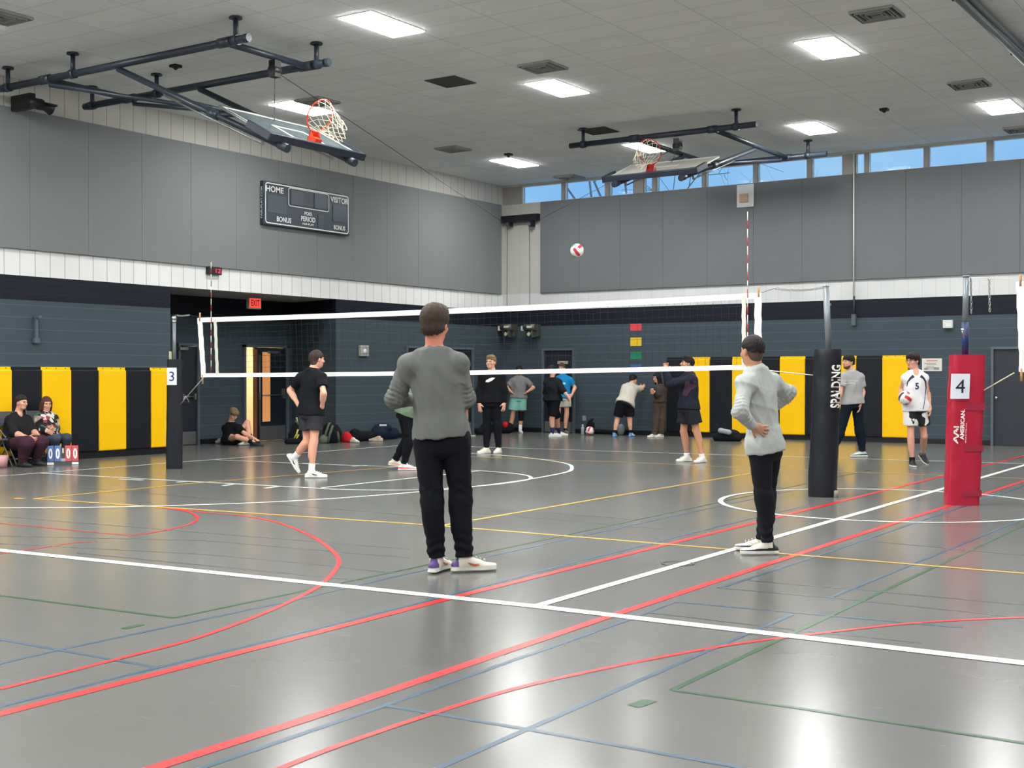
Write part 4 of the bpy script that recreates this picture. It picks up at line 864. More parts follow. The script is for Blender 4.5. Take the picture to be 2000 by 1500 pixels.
# ================================================================== people: solid shapes blended in a voxel field
def surfnet(F, lo, h):
    s = F < 0; c = np.zeros(tuple(n - 1 for n in F.shape), np.int8)
    offs = [(i, j, k) for i in (0, 1) for j in (0, 1) for k in (0, 1)]
    for i, j, k in offs: c += s[i:s.shape[0] - 1 + i, j:s.shape[1] - 1 + j, k:s.shape[2] - 1 + k]
    act = (c > 0) & (c < 8); idx = np.argwhere(act); M = len(idx)
    vid = np.full(act.shape, -1, np.int32); vid[act] = np.arange(M)
    acc = np.zeros((M, 3)); cnt = np.zeros(M)
    fv = {o: F[idx[:, 0] + o[0], idx[:, 1] + o[1], idx[:, 2] + o[2]] for o in offs}
    for a in offs:
        for ax in range(3):
            if a[ax] == 1: continue
            b = list(a); b[ax] = 1; b = tuple(b); fa, fb = fv[a], fv[b]; m = (fa < 0) != (fb < 0)
            t = np.where(m, fa / np.where(m, fa - fb, 1), 0); p = np.zeros((M, 3)); p[:] = a; p[:, ax] += t
            acc[m] += p[m]; cnt[m] += 1
    Vv = lo + h * (idx + acc / cnt[:, None]); fs = []
    for ax in range(3):
        e1, e2 = (ax + 1) % 3, (ax + 2) % 3
        sl0 = [slice(1, n - 1) for n in F.shape]; sl0[ax] = slice(0, F.shape[ax] - 1); sl1 = list(sl0); sl1[ax] = slice(1, F.shape[ax])
        a, b = s[tuple(sl0)], s[tuple(sl1)]
        for cond, rev in ((a & ~b, False), (~a & b, True)):
            p = np.argwhere(cond)
            if not len(p): continue
            for k in range(3):
                if k != ax: p[:, k] += 1
            def cell(d1, d2):
                q = p.copy(); q[:, e1] += d1; q[:, e2] += d2; return vid[q[:, 0], q[:, 1], q[:, 2]]
            quad = np.stack([cell(-1, -1), cell(0, -1), cell(0, 0), cell(-1, 0)], 1)
            fs.append(quad[:, ::-1] if rev else quad)
    return Vv, np.concatenate(fs)
def npmesh(name, Vv, Q, mats, parent=None, mi=None):
    me = bpy.data.meshes.new(name); me.vertices.add(len(Vv)); me.vertices.foreach_set('co', np.asarray(Vv, np.float32).ravel())
    me.loops.add(Q.size); me.loops.foreach_set('vertex_index', Q.astype(np.int32).ravel()); me.polygons.add(len(Q))
    me.polygons.foreach_set('loop_start', np.arange(0, Q.size, 4, dtype=np.int32)); me.polygons.foreach_set('use_smooth', np.ones(len(Q), bool))
    for m in (mats if isinstance(mats, (list, tuple)) else [mats]): me.materials.append(m)
    if mi is not None: me.polygons.foreach_set('material_index', mi.astype(np.int32))
    me.update(); me.validate(); o = bpy.data.objects.new(name, me); COL.objects.link(o)
    if parent is not None: setpar(o, parent)
    return o
def A3(v): return np.array([v[0], v[1], v[2]], np.float64)
def unit(v): v = np.asarray(v, float); return v / max(np.linalg.norm(v), 1e-9)
class Fld:
    """smooth union of soft primitives"""
    def __init__(s, h): s.h = h; s.p = []
    def _add(s, fn, pts, r, k, op=0): pts = np.array(pts); s.p.append((fn, pts.min(0) - r, pts.max(0) + r, k, op)); return s
    def cone(s, a, b, ra, rb, k=.02, fa=False, fb=False, ring=None, op=0, clip=None):
        a, b = A3(a), A3(b); d = b - a; L = np.linalg.norm(d); u = d / max(L, 1e-9)
        def fn(P):
            q = P - a; z = q @ u; t = np.clip(z / L, 0, 1); r = ra + (rb - ra) * t; e = q - np.outer(t * L, u); D = np.sqrt((e * e).sum(1)) - r
            if ring: amp, lam, t0, w_ = ring; D = D - amp * np.sin(z / lam * 6.283 + 1.6 * np.sin(P[:, 0] * 31 + P[:, 1] * 27)) * np.exp(-((z / L - t0) / w_) ** 2)
            if fa: D = np.maximum(D, -z)
            if fb: D = np.maximum(D, z - L)
            if clip: D = np.maximum(D, (P - clip[0]) @ clip[1])
            return D
        return s._add(fn, [a, b], max(ra, rb), k, op)
    def loft(s, a, b, lat, st, k=.03, fa=False, fb=False, cap=.06, op=0):
        a, b = A3(a), A3(b); d = b - a; L = np.linalg.norm(d); z_ = d / L; x_ = unit(A3(lat) - z_ * (A3(lat) @ z_)); y_ = np.cross(z_, x_)
        st = np.array([tuple(q) + (0,) * (5 - len(q)) for q in st], float); tt = np.linspace(0, 1, 33); S = []
        for c in range(1, 5):
            v = np.interp(tt, st[:, 0], st[:, c]); v2 = np.convolve(np.pad(v, 2, 'edge'), [.1, .2, .4, .2, .1], 'valid'); S.append(v2)
        def fn(P):
            q = P - a; z = q @ z_; x = q @ x_; y = q @ y_; t = np.clip(z / L, 0, 1)
            rx, ry, ox, oy = (np.interp(t, tt, v) for v in S); ez = np.maximum(np.maximum(-z, z - L), 0)
            n = np.sqrt(((x - ox) / rx) ** 2 + ((y - oy) / ry) ** 2 + (ez / cap) ** 2); D = (n - 1) * np.minimum(rx, ry)
            if fa: D = np.maximum(D, -z)
            if fb: D = np.maximum(D, z - L)
            return D
        return s._add(fn, [a, b], st[:, 1:3].max() + np.abs(st[:, 3:]).max() + (0 if fa and fb else cap), k, op)
    def ell(s, c, r, ax=None, k=.015, op=0):
        c = A3(c); R_ = np.eye(3) if ax is None else np.array([A3(v) for v in ax]); r = np.array(r, float)
        def fn(P): q = (P - c) @ R_.T; n = np.sqrt(((q / r) ** 2).sum(1)); return (n - 1) * r.min() * (.5 + .5 * np.clip(n, 0, 2)) if False else (n - 1) * r.min()
        return s._add(fn, [c], r.max(), k, op)
    def mesh(s, cuts=(), disp=None):
        h = s.h; un = [p for p in s.p if p[4] == 0]
        lo = np.min([p[1] for p in un], 0) - 4 * h; hi = np.max([p[2] for p in un], 0) + 4 * h; n = np.ceil((hi - lo) / h).astype(int) + 1
        F = np.full(n, 1.0, np.float32)
        for fn, a, b, k, op in s.p:
            m = k + 2 * h; i0 = np.maximum(np.floor((a - m - lo) / h).astype(int), 0); i1 = np.minimum(np.ceil((b + m - lo) / h).astype(int) + 1, n)
            if (i1 <= i0).any(): continue
            g = [lo[c] + h * np.arange(i0[c], i1[c]) for c in range(3)]; sh = tuple(i1 - i0)
            P = np.stack(np.meshgrid(*g, indexing='ij'), -1).reshape(-1, 3); D = fn(P).reshape(sh).astype(np.float32)
            sub = F[i0[0]:i1[0], i0[1]:i1[1], i0[2]:i1[2]]
            if op == 0: hh = np.clip(.5 + .5 * (D - sub) / k, 0, 1); sub[:] = D + (sub - D) * (1 - hh) * 1 if False else (D * (1 - hh) + sub * hh - k * hh * (1 - hh))
            else: hh = np.clip(.5 - .5 * (-D - sub) / k, 0, 1); sub[:] = np.maximum(sub, -D) if k < 1e-4 else ((-D) * (1 - hh) + sub * hh + k * hh * (1 - hh))
        if cuts or disp:
            m = F < .06; ix = np.argwhere(m); P = lo + h * ix; f = F[m].astype(np.float64)
            if disp: f = f + disp(P)
            for cfn in cuts: f = np.maximum(f, cfn(P))
            F[m] = f
        return surfnet(F, lo, h)
def folds(amp, seed, dirs, n=6, ridge=True):
    """cloth folds: ridged waves along chosen directions"""
    rnd = random.Random(seed); W_ = []
    for _ in range(n):
        d, f = rnd.choice(dirs); j = np.array([rnd.gauss(0, .25) for _ in range(3)]); W_.append((unit(unit(d) + j) * f * rnd.uniform(.75, 1.35), rnd.uniform(0, 6.28), np.array([rnd.uniform(-9, 9) for _ in range(3)])))
    def fn(P):
        s_ = 0
        for w_, ph, q in W_:
            a = P @ w_ + ph + 1.2 * np.sin(P @ q + ph * 2)
            s_ = s_ + ((1 - np.abs(np.sin(a * .5))) ** 2 if ridge else np.sin(a) * .5 + .3)
        return -amp * (s_ / n) * 1.7
    return fn
def plane_cut(p, nrm):
    p, nrm = A3(p), unit(A3(nrm))
    return lambda P: (P - p) @ nrm
m_skin = mat('skin', (222, 164, 138), .5, noise=.06, nscale=9); m_skin2 = mat('skin_tan', (196, 142, 112), .5, noise=.06, nscale=9); m_skin3 = mat('skin_deep', (150, 102, 80), .5, noise=.06, nscale=9); m_lip = mat('lips', (186, 112, 100), .5)
m_eye = [mat('eye_white', (186, 178, 170), .35), mat('eye_dark', (36, 28, 24), .2)]
def hairmat(name, rgb):
    m = mat(name, tuple(c * .82 for c in rgb), .65, spec=.25, noise=.55, nscale=60, bump=.9, bscale=90); nt = m.node_tree
    if not nt.nodes.get('strands'):
        mp = nt.nodes.new('ShaderNodeMapping'); mp.name = 'strands'; mp.inputs['Scale'].default_value = (1, 1, .22)
        tcn = [n for n in nt.nodes if n.type == 'TEX_COORD'][0]; nt.links.new(tcn.outputs['Object'], mp.inputs[0])
        for n in nt.nodes:
            if n.type == 'TEX_NOISE': nt.links.new(mp.outputs[0], n.inputs['Vector'])
    return m
def cloth(name, rgb, **k): k.setdefault('bump', .15); k.setdefault('bscale', 120); k.setdefault('noise', .06); k.setdefault('nscale', 6); return mat(name, rgb, .88, spec=.2, **k)
def wv(q): return RT * q[0] + FW * q[1] + UP * (q[2] if len(q) > 2 else 0)
def person(d0, H, label, head, face, neck, sh, el, wr, hip, kn, an, toe, bf, hd=None, w_=1.0, belly=0, hres=.0085, cres=.010, skin=None, hair=None, shirt=None, pants=None, socks=None, shoes=None, up=None, group=None, hs=1.0, curl=.5, armw=1.0, legw=1.0, lift=(0, 0), extra=None, feet_z=(None, None), beard=False):
    s = H / 1.8; skin = skin or m_skin
    def J(j):
        v = j[1]
        return at(j[0], v * H if v <= 1.3 else v, d0 + (j[2] if len(j) > 2 else 0))
    hdp, nk = J(head), J(neck); SH = [J(q) - UP * .022 * s for q in sh]; EL = [J(q) for q in el]; WR = [J(q) for q in wr]; HI = [J(q) for q in hip]; KN = [J(q) for q in kn]; AN = [J(q) for q in an]
    root_loc = (AN[0] + AN[1]) / 2; root_loc.z = 0
    t = thing('person', root_loc, label, 'person', group)
    bfv = wv(bf).normalized(); pc = (HI[0] + HI[1]) / 2; hl = (HI[1] - HI[0]).normalized(); sl = (SH[1] - SH[0]).normalized()
    ax = (nk - pc).normalized()
    rightv = V(bfv.y, -bfv.x, 0) if True else None
    right1 = (SH[1] - SH[0]).dot(bfv.cross(UP)) > 0      # limb 1 is the person's right
    # head frame
    Fh = wv(face).normalized(); Uh = (wv(up) if up else UP); Uh = (Uh - Fh * Uh.dot(Fh)).normalized(); Rh = Fh.cross(Uh); k = s * 1.0 * hs
    def HP(x, y, z): return hdp + (Rh * x + Fh * y + Uh * z) * k
    AXh = (Rh, Fh, Uh)
    # ---------------- body
    B = Fld(hres)
    B.ell(HP(0, -.012, .032), (.077 * k, .097 * k, .086 * k), AXh, .01)
    B.ell(HP(0, .026, -.035), (.061 * k, .064 * k, .085 * k), AXh, .03)
    B.ell(HP(0, .048, -.088), (.034 * k, .034 * k, .026 * k), AXh, .03)
    B.ell(HP(0, .080, .022), (.048 * k, .016 * k, .011 * k), AXh, .012)
    B.cone(HP(0, .092, .004), HP(0, .112, -.030), .008 * k, .0145 * k, .01)
    B.ell(HP(0, .090, -.062), (.024 * k, .010 * k, .009 * k), AXh, .008)
    for sx in (-1, 1):
        B.ell(HP(sx * .080, -.006, -.008), (.011 * k, .019 * k, .032 * k), AXh, .006)
        B.ell(HP(sx * .033, .098, .002), (.017 * k, .016 * k, .011 * k), AXh, .01, op=1)
        B.ell(HP(sx * .042, .066, -.028), (.022 * k, .02 * k, .02 * k), AXh, .02)
    B.cone(HP(0, -.022, -.05), nk - UP * .01, .056 * k, .062 * s * (1 + .1 * (w_ - 1)), .03)
    up_c = pc + ax * .17 * s
    B.loft(pc - ax * .07 * s, up_c, hl, [(0, .13 * s * w_, .10 * s * w_), (.4, .165 * s * w_, .115 * s * w_), (1, .14 * s * w_, .10 * s * w_)], .05, cap=.05)
    B.loft(up_c, nk - ax * .02, sl, [(0, .138 * s * w_, .10 * s * (w_ + belly)), (.45, .158 * s * w_, .112 * s * (w_ + belly * .5)), (.8, .165 * s * w_, .10 * s), (1, .085 * s, .06 * s)], .05, cap=.04)
    for i in (0, 1):
        B.cone(nk - UP * .028 * s, SH[i] + UP * .004 * s, .050 * s, .050 * s, .05)
        B.ell(SH[i], (.054 * s, .054 * s, .056 * s), None, .04)
        B.cone(SH[i], EL[i], .050 * s * armw, .038 * s * armw, .03)
        B.cone(EL[i], WR[i], .041 * s * armw, .027 * s * armw, .02)
        B.cone(EL[i].lerp(WR[i], .12), EL[i].lerp(WR[i], .42), .043 * s * armw, .038 * s * armw, .03)
        B.cone(HI[i], KN[i], .086 * s * legw, .055 * s * legw, .04)
        B.cone(KN[i], AN[i], .054 * s * legw, .036 * s * legw, .03)
        back = -wv(toe[i] + (0,)).normalized()
        B.cone(KN[i].lerp(AN[i], .15) + back * .018 * s, KN[i].lerp(AN[i], .48) + back * .02 * s, .052 * s * legw, .045 * s * legw, .04)
        # hand
        fore = (WR[i] - EL[i]).normalized(); D = fore; N = None; cu = curl; spread = 1
        if hd and hd[i]:
            D = wv(hd[i][0]).normalized(); N = wv(hd[i][1]).normalized() if hd[i][1] else None; cu = hd[i][2] if len(hd[i]) > 2 else curl; spread = hd[i][3] if len(hd[i]) > 3 else 1
        if N is None: N = (pc - WR[i]); N = V(N.x, N.y, 0)
        N = (N - D * N.dot(D)).normalized(); T = D.cross(N) if ((i == 1) == right1) else N.cross(D)
        wp = WR[i]; hk = s * 1.02
        axs = (T, D, N); B.cone(wp - fore * .02, wp + D * .03, .027 * s, .025 * s, .02); B.ell(wp + D * .052 * hk, (.041 * hk, .052 * hk, .0165 * hk), axs, .012)
        for (tx, ln, sp) in ((.030, .070, .22), (.011, .079, .06), (-.009, .073, -.08), (-.028, .058, -.24)):
            p = wp + (D * .088 + T * tx) * hk; dd = (D + T * sp * spread).normalized(); a = 0; c_ = p - dd * .02; sg = [.42, .32, .26]
            for q, f in enumerate(sg):
                a += cu * (.35, .9, .7)[q]; e = (dd * math.cos(a) + N * math.sin(a)).normalized(); nxt = p + e * ln * f * hk
                B.cone(p if q else c_, nxt, (.0098, .0092, .0085)[q] * hk, (.0092, .0085, .0075)[q] * hk, .004); p = nxt
        p = wp + (D * .022 + T * .030) * hk; e = (D * .62 + T * .78 + N * .12).normalized(); m1 = p + e * .042 * hk; e2_ = (e * .75 + D * .5 + N * .35 * (1 + cu)).normalized()
        B.cone(p, m1, .014 * hk, .0115 * hk, .008); B.cone(m1, m1 + e2_ * .032 * hk, .0112 * hk, .009 * hk, .004)
        # foot inside shoe
        td = wv(toe[i] + ((lift[i],))).normalized(); fs_ = td.cross(UP).normalized(); fu_ = fs_.cross(td).normalized(); B.cone(AN[i], AN[i] - fu_ * .02 * s, .036 * s, .034 * s, .02); B.cone(AN[i] - fu_ * .045 * s, AN[i] - fu_ * .055 * s + td * .12 * s, .026 * s, .020 * s, .01)
    Vv, Q = B.mesh(); body = npmesh('body', Vv, Q, [skin, m_lip], t)
    c = Vv[Q].mean(1) - A3(hdp); lx, ly, lz = c @ A3(Rh) / k, c @ A3(Fh) / k, c @ A3(Uh) / k
    body.data.polygons.foreach_set('material_index', ((np.abs(lx) < .021) & (ly > .086) & (np.abs(lz + .062) < .007)).astype(np.int32)); body.data.update()
    for sx in (-1, 1):
        e = MB(); R3_ = Matrix((Rh, Fh, Uh)).transposed(); e.mat(0).sphere(HP(sx * .032, .0785, .003), .012 * k, 14, 8, rot=R3_); e.mat(1).sphere(HP(sx * .032, .0850, .003), .0072 * k, 10, 6, rot=R3_); e.build('eye', m_eye, t)
    # ---------------- hair
    if hair:
        hm = hairmat('hair_' + hair['n'], hair['c']); st = hair.get('style', 'short'); th = hair.get('t', .012)
        br = MB(); 
        for sx in (-1, 1): br.tube([HP(sx * .016, .099, .020), HP(sx * .033, .101, .026), HP(sx * .052, .083, .020)], [.004 * k, .005 * k, .0035 * k], 8)
        br.build('eyebrows', hm, t)
        F_ = Fld(.0065); T_ = th
        F_.ell(HP(0, -.014, .036 + T_ * .3), ((.078 + T_) * k, (.099 + T_) * k, (.088 + T_ * 1.2) * k), AXh, .01)
        zc, sl_ = hair.get('cut', (-.005, .62)); cuts = []
        if st in ('short', 'swept', 'mop', 'bob', 'long', 'tied'):
            F_.ell(HP(0, -.045, -.03), ((.066 + T_) * k, (.058 + T_) * k, (.062) * k), AXh, .02)
        if st == 'swept': F_.ell(HP(0, .03, .105), (.062 * k, .06 * k, .03 * k), AXh, .03)
        if st == 'mop': F_.ell(HP(0, .05, .07), (.078 * k, .05 * k, .04 * k), AXh, .03)
        ncut = HP(0, 0, zc); nrm = -(Uh - Fh * sl_).normalized()
        if st in ('bob', 'long'):
            ln = .11 if st == 'bob' else .28
            for sx in (-1, 0, 1):
                F_.cone(HP(sx * .06, -.045, .0), HP(sx * .075, -.055 if st == 'bob' else -.08, -ln), .045 * k, (.042 if st == 'bob' else .035) * k, .03)
            for sx in (-1, 1): F_.cone(HP(sx * .072, .02, .02), HP(sx * .078, .018, -ln * .8), .026 * k, .02 * k, .03)
            fo = HP(0, .055, .045); fa_ = A3(Fh); ua = A3(Uh); ra = A3(Rh)
            def facecut(P, fo=A3(hdp), k=k):
                q = P - fo; x, y, z = q @ ra / k, q @ fa_ / k, q @ ua / k
                d_ = np.minimum(np.minimum(y - .03, .062 - np.abs(x)), .058 - z); return d_ * k
            cuts = [facecut]
        else:
            def pc_(P, p=A3(ncut), n=A3(nrm), k=k): return (P - p) @ n + .006 * k * (np.sin(P[:, 0] * 210 + P[:, 2] * 60) + np.sin(P[:, 1] * 190 + 1))
            cuts = [pc_]
        if st == 'tied':
            F_2 = HP(0, -.10, .02); F_.ell(F_2, (.034 * k, .034 * k, .034 * k), AXh, .015); F_.cone(F_2, HP(0, -.14, -.06), .026 * k, .016 * k, .02)
        wf = folds(.0045 * k, 5, [((1, 0, .2), 170), ((0, 1, .3), 150)], 5)
        Vh, Qh = F_.mesh(cuts, wf); npmesh('hair', Vh, Qh, hm, t)
        if hair.get('fade'):
            F_ = Fld(.006); F_.ell(HP(0, -.014, .032), (.080 * k, .1005 * k, .088 * k), AXh, .01); F_.ell(HP(0, -.042, -.03), (.063 * k, .062 * k, .066 * k), AXh, .02)
            Vh, Qh = F_.mesh([plane_cut(HP(0, 0, -.055), -(Uh - Fh * .62).normalized()), plane_cut(HP(0, .05, 0), Fh)]); npmesh('hair_fade', Vh, Qh, mat('hair_fade', (84, 64, 54), .7, noise=.3, nscale=60), t)
        if hair.get('cap'):
            F_ = Fld(.006); F_.ell(HP(0, -.012, .042), (.090 * k, .110 * k, .094 * k), AXh, .01); Vh, Qh = F_.mesh([plane_cut(HP(0, 0, .036), -(Uh - Fh * .12).normalized())]); npmesh('cap', Vh, Qh, cloth('cap_black', (24, 26, 32)), t)
    if beard:
        F_ = Fld(.005); F_.ell(HP(0, .030, -.062), (.066 * k, .064 * k, .066 * k), AXh, .01); F_.ell(HP(0, .05, -.09), (.037 * k, .038 * k, .028 * k), AXh, .02)
        Vh, Qh = F_.mesh([plane_cut(HP(0, .0, -.048), (Uh + Fh * .35).normalized()), plane_cut(HP(0, .0, 0), -Fh)]); npmesh('beard', Vh, Qh, mat('beard_brown', (96, 66, 52), .8, noise=.3, nscale=70), t)
    out = {'t': t, 'HP': HP, 'Fh': Fh, 'Rh': Rh, 'Uh': Uh, 'k': k, 'WR': WR, 'pc': pc, 'nk': nk, 'SH': SH, 'HI': HI, 'KN': KN, 'AN': AN, 'bf': bfv, 's': s, 'EL': EL}
    # ---------------- pants
    if pants:
        lo_ = pants.get('loose', .012); lw_ = min(lo_, .012); S_ = Fld(cres); short = pants['kind'] == 'shorts'
        S_.loft(pc - ax * .085 * s, pc + ax * .13 * s, hl, [(0, .146 * s * w_ + lo_, .112 * s * w_ + lo_), (.4, .168 * s * w_ + lw_, .120 * s * w_ + lw_), (1, .146 * s * w_ + lw_, .106 * s * w_ + lw_ * .6)], .04, fb=True, cap=.05)
        for i in (0, 1):
            if short:
                f = pants.get('len', .75); e = HI[i].lerp(KN[i], f); S_.cone(HI[i], e, .094 * s * legw + lo_, pants.get('hemr', .088) * s * legw + lo_, .02, fb=f <= 1)
                if f > 1: pass
            else:
                cr_ = pants.get('cuff', .052); kr = pants.get('knee', .066); f = pants.get('len', .97)
                S_.cone(HI[i], KN[i], .090 * s * legw + lo_, kr * s * legw + lo_, .03, ring=(.004, .09, .95, .25)); e = KN[i].lerp(AN[i], f); bk = -wv(toe[i] + (0,)).normalized(); S_.cone(KN[i].lerp(AN[i], .12) + bk * .018 * s, KN[i].lerp(AN[i], .5) + bk * .02 * s, .058 * s * legw + lo_ * .5, .052 * s * legw + lo_ * .5, .04); S_.cone(KN[i], e, kr * s * legw + lo_, cr_ * s + lo_ * .5, .03, fb=True, ring=(.005, .07, .9, .35))
        dirs = [((0, 0, 1), 26), ((1, 0, .4), 34), ((0, 1, .5), 34)]
        Vp, Qp = S_.mesh((), folds(pants.get('fold', .007), pants.get('seed', 3), dirs)); out['pants'] = npmesh('shorts' if short else 'trousers', Vp, Qp, pants['m'], t)
    # ---------------- shirt
    if shirt:
        lo_ = shirt.get('loose', .014); S_ = Fld(shirt.get('res', cres)); hem = shirt.get('hem', .02) * s; b_ = pc - ax * hem
        wa = shirt.get('waist', 1.0)
        S_.loft(b_, nk - ax * .012 * s, sl.lerp(hl, .4), [(0, (.180 * w_ * wa) * s + lo_ * 1.3 + .006, (.132 * (w_ + belly)) * s + lo_ * 1.3 + .006), (.14, (.174 * w_ * wa) * s + lo_ * 1.2 + .004, (.126 * (w_ + belly)) * s + lo_ * 1.2 + .004), (.3, .152 * s * w_ * wa + lo_ * 1.2, .112 * s * (w_ + belly) + lo_ * 1.2), (.62, .164 * s * w_ + lo_, .118 * s * (w_ + belly * .5) + lo_), (.86, .166 * s * w_ + lo_ * .7, .103 * s + lo_ * .7), (1, .082 * s + lo_ * .4, .062 * s + lo_ * .4)], .03, fa=True, fb=True)
        if pants and shirt.get('tuck', True):
            pl_ = pants.get('loose', .012); pw_ = min(pl_, .012); ck = (A3(b_), -unit(A3(ax)))
            if hem > 0:
                S_.loft(b_, pc + ax * .13 * s, hl, [(0, .166 * s * w_ + pw_ + .014, .119 * s * w_ + pw_ + .014), (.5, .166 * s * w_ + pw_ + .014, .119 * s * w_ + pw_ + .014), (1, .146 * s * w_ + pw_ + .014, .106 * s * w_ + pw_ + .012)], .02, fa=True, fb=False, cap=.05)
                for i in (0, 1): S_.cone(HI[i], HI[i].lerp(KN[i], .25), (.094 if pants['kind'] == 'shorts' else .090) * s * legw + pl_ + .012, .088 * s * legw + pl_ + .012, .02, clip=ck)
        sv = shirt.get('sleeve', 'long')
        for i in (0, 1):
            S_.cone(nk - UP * .030 * s, SH[i] + UP * .008 * s, .056 * s + lo_ * .3, .052 * s + lo_ * .4, .07)
            if sv == 'none': continue
            S_.ell(SH[i], (.053 * s + lo_ * .5,) * 3, None, .06)
            if sv == 'short': e = SH[i].lerp(EL[i], shirt.get('slen', .62)); S_.cone(SH[i], e, .060 * s + lo_ * .5, .060 * s * armw + lo_ * .7, .025, fb=True)
            elif sv == 'half': S_.cone(SH[i], EL[i], .058 * s + lo_ * .5, .052 * s + lo_ * .7, .03); S_.cone(EL[i], EL[i].lerp(WR[i], shirt.get('slen', .3)), .052 * s + lo_ * .7, .046 * s + lo_ * .6, .02, fb=True)
            else:
                rg = shirt.get('ring', .005); S_.cone(SH[i], EL[i], .052 * s * armw + lo_ * .5, .046 * s * armw + lo_ * .7, .045, ring=(rg, .032, 1.0, .32)); S_.cone(EL[i], EL[i].lerp(WR[i], .98), .049 * s * armw + lo_ * .7, .031 * s + lo_ * .5, .02, fb=True, ring=(rg, .03, .1, .5))
        dirs = shirt.get('dirs') or [(A3(sl) + np.array([0, 0, .35]), 38), (A3(sl) - np.array([0, 0, .6]), 30), ((0, 0, 1), 22)]
        cuts = []
        if shirt.get('vneck'): 
            vp = nk + bfv * .085 * s + UP * .012 * s
            S_.ell(vp, (.052 * s, .060 * s, .085 * s), None, .01, op=1)
        Vp, Qp = S_.mesh(cuts, folds(shirt.get('fold', .010), shirt.get('seed', 2), dirs, shirt.get('nf', 6))); sh_o = npmesh('shirt', Vp, Qp, shirt['m'], t); out['shirt'] = sh_o
        if shirt.get('hemband'):
            pass
    # ---------------- socks, shoes
    for i in (0, 1):
        td = wv(toe[i] + ((lift[i],))).normalized(); side = td.cross(UP).normalized(); un = side.cross(td).normalized(); a = AN[i]
        if socks and socks[i]:
            sk = socks[i]; S_ = Fld(.007); top = a.lerp(KN[i], sk[0]); S_.cone(top, a - un * .02, .040 * s * legw + .008, .040 * s + .004, .02, fa=True); Vp, Qp = S_.mesh(); npmesh('sock', Vp, Qp, sk[1], t)
        if shoes:
            so = shoes[i] if isinstance(shoes, list) else shoes; L = .285 * s; z0 = -.088 * s
            hp_ = a + un * z0 - td * .075 * s; tp_ = hp_ + td * L
            S_ = Fld(.006); base_ = .0
            S_.loft(hp_ + un * .030 * s, tp_ + un * .026 * s, side, [(0, .030 * s, .034 * s), (.15, .037 * s, .036 * s), (.45, .036 * s, .034 * s), (.72, .047 * s, .030 * s), (.92, .036 * s, .024 * s), (1, .022 * s, .02 * s)], .02, cap=.02)
            S_.cone(a - un * .035 * s - td * .02 * s, a + un * .004 * s - td * .012 * s, .042 * s, .040 * s, .02, fb=True); S_.cone(a - un * .01 * s, a - un * .045 * s + td * .10 * s, .036 * s, .030 * s, .03)
            S_.loft(hp_ + un * .008 * s - td * .004, tp_ + un * .008 * s, side, [(0, .034 * s, .016 * s), (.45, .036 * s, .016 * s), (.72, .050 * s, .016 * s), (1, .026 * s, .014 * s)], .004, cap=.018)
            Vp, Qp = S_.mesh([plane_cut(hp_ + un * .0005, -un)]); c = Vp[Qp].mean(1) - A3(hp_); zz = c @ A3(un); xx = c @ A3(td) / L
            mi = np.where(zz < .006 * s, 2, np.where(zz < .026 * s, 1, 0))
            if so.get('heel'): mi = np.where((xx < so.get('hx', .12)) & (zz > .035 * s), 3, mi)
            if so.get('band'): mi = np.where((zz > .026 * s) & (zz < .036 * s + .02 * s * (1 - xx)), 4, mi)
            so_ = npmesh('shoe', Vp, Qp, [so['m'], so.get('sole', so['m']), so.get('out', so.get('sole', so['m'])), so.get('heel', so['m']), so.get('band', so['m'])], t, mi)
            lc = MB()
            for q in range(4): f = .035 + .028 * q; p_ = a - un * (.012 + .010 * q) * s + td * (f + .02) * s; lc.tube([p_ - side * .018 * s + un * .024 * s, p_ + un * .031 * s, p_ + side * .018 * s + un * .024 * s], .0035, 6)
            lc.build('laces', so.get('lace', so['m']), so_)
            if so.get('swoosh'):
                bv = BVHTree.FromPolygons([tuple(v) for v in Vp], [tuple(f) for f in Qp])
                for sg in (-1, 1):
                    pts = [(.30, .062), (.36, .046), (.42, .036), (.50, .032), (.60, .040), (.74, .058), (.60, .050), (.50, .046), (.43, .050), (.38, .058)]
                    vs = []
                    for x_, z_ in pts:
                        o_ = hp_ + td * (1 - x_ * .95) * 0 + td * (x_ * L if so.get('flip') else (1.0 - x_) * L * 0 + x_ * L) + un * z_ * s + side * sg * .12
                        hit = bv.ray_cast(o_, -side * sg); vs.append((hit[0] if hit[0] else o_ - side * sg * .085) + side * sg * .003)
                    cen = sum(vs, V(0, 0, 0)) / len(vs); m_ = MB(); m_.add(vs + [cen + side * sg * .002], [((i_ + 1) % len(vs), i_, len(vs)) if sg > 0 else (i_, (i_ + 1) % len(vs), len(vs)) for i_ in range(len(vs))]); m_.build('emblem', so['swoosh'], so_)
    return out
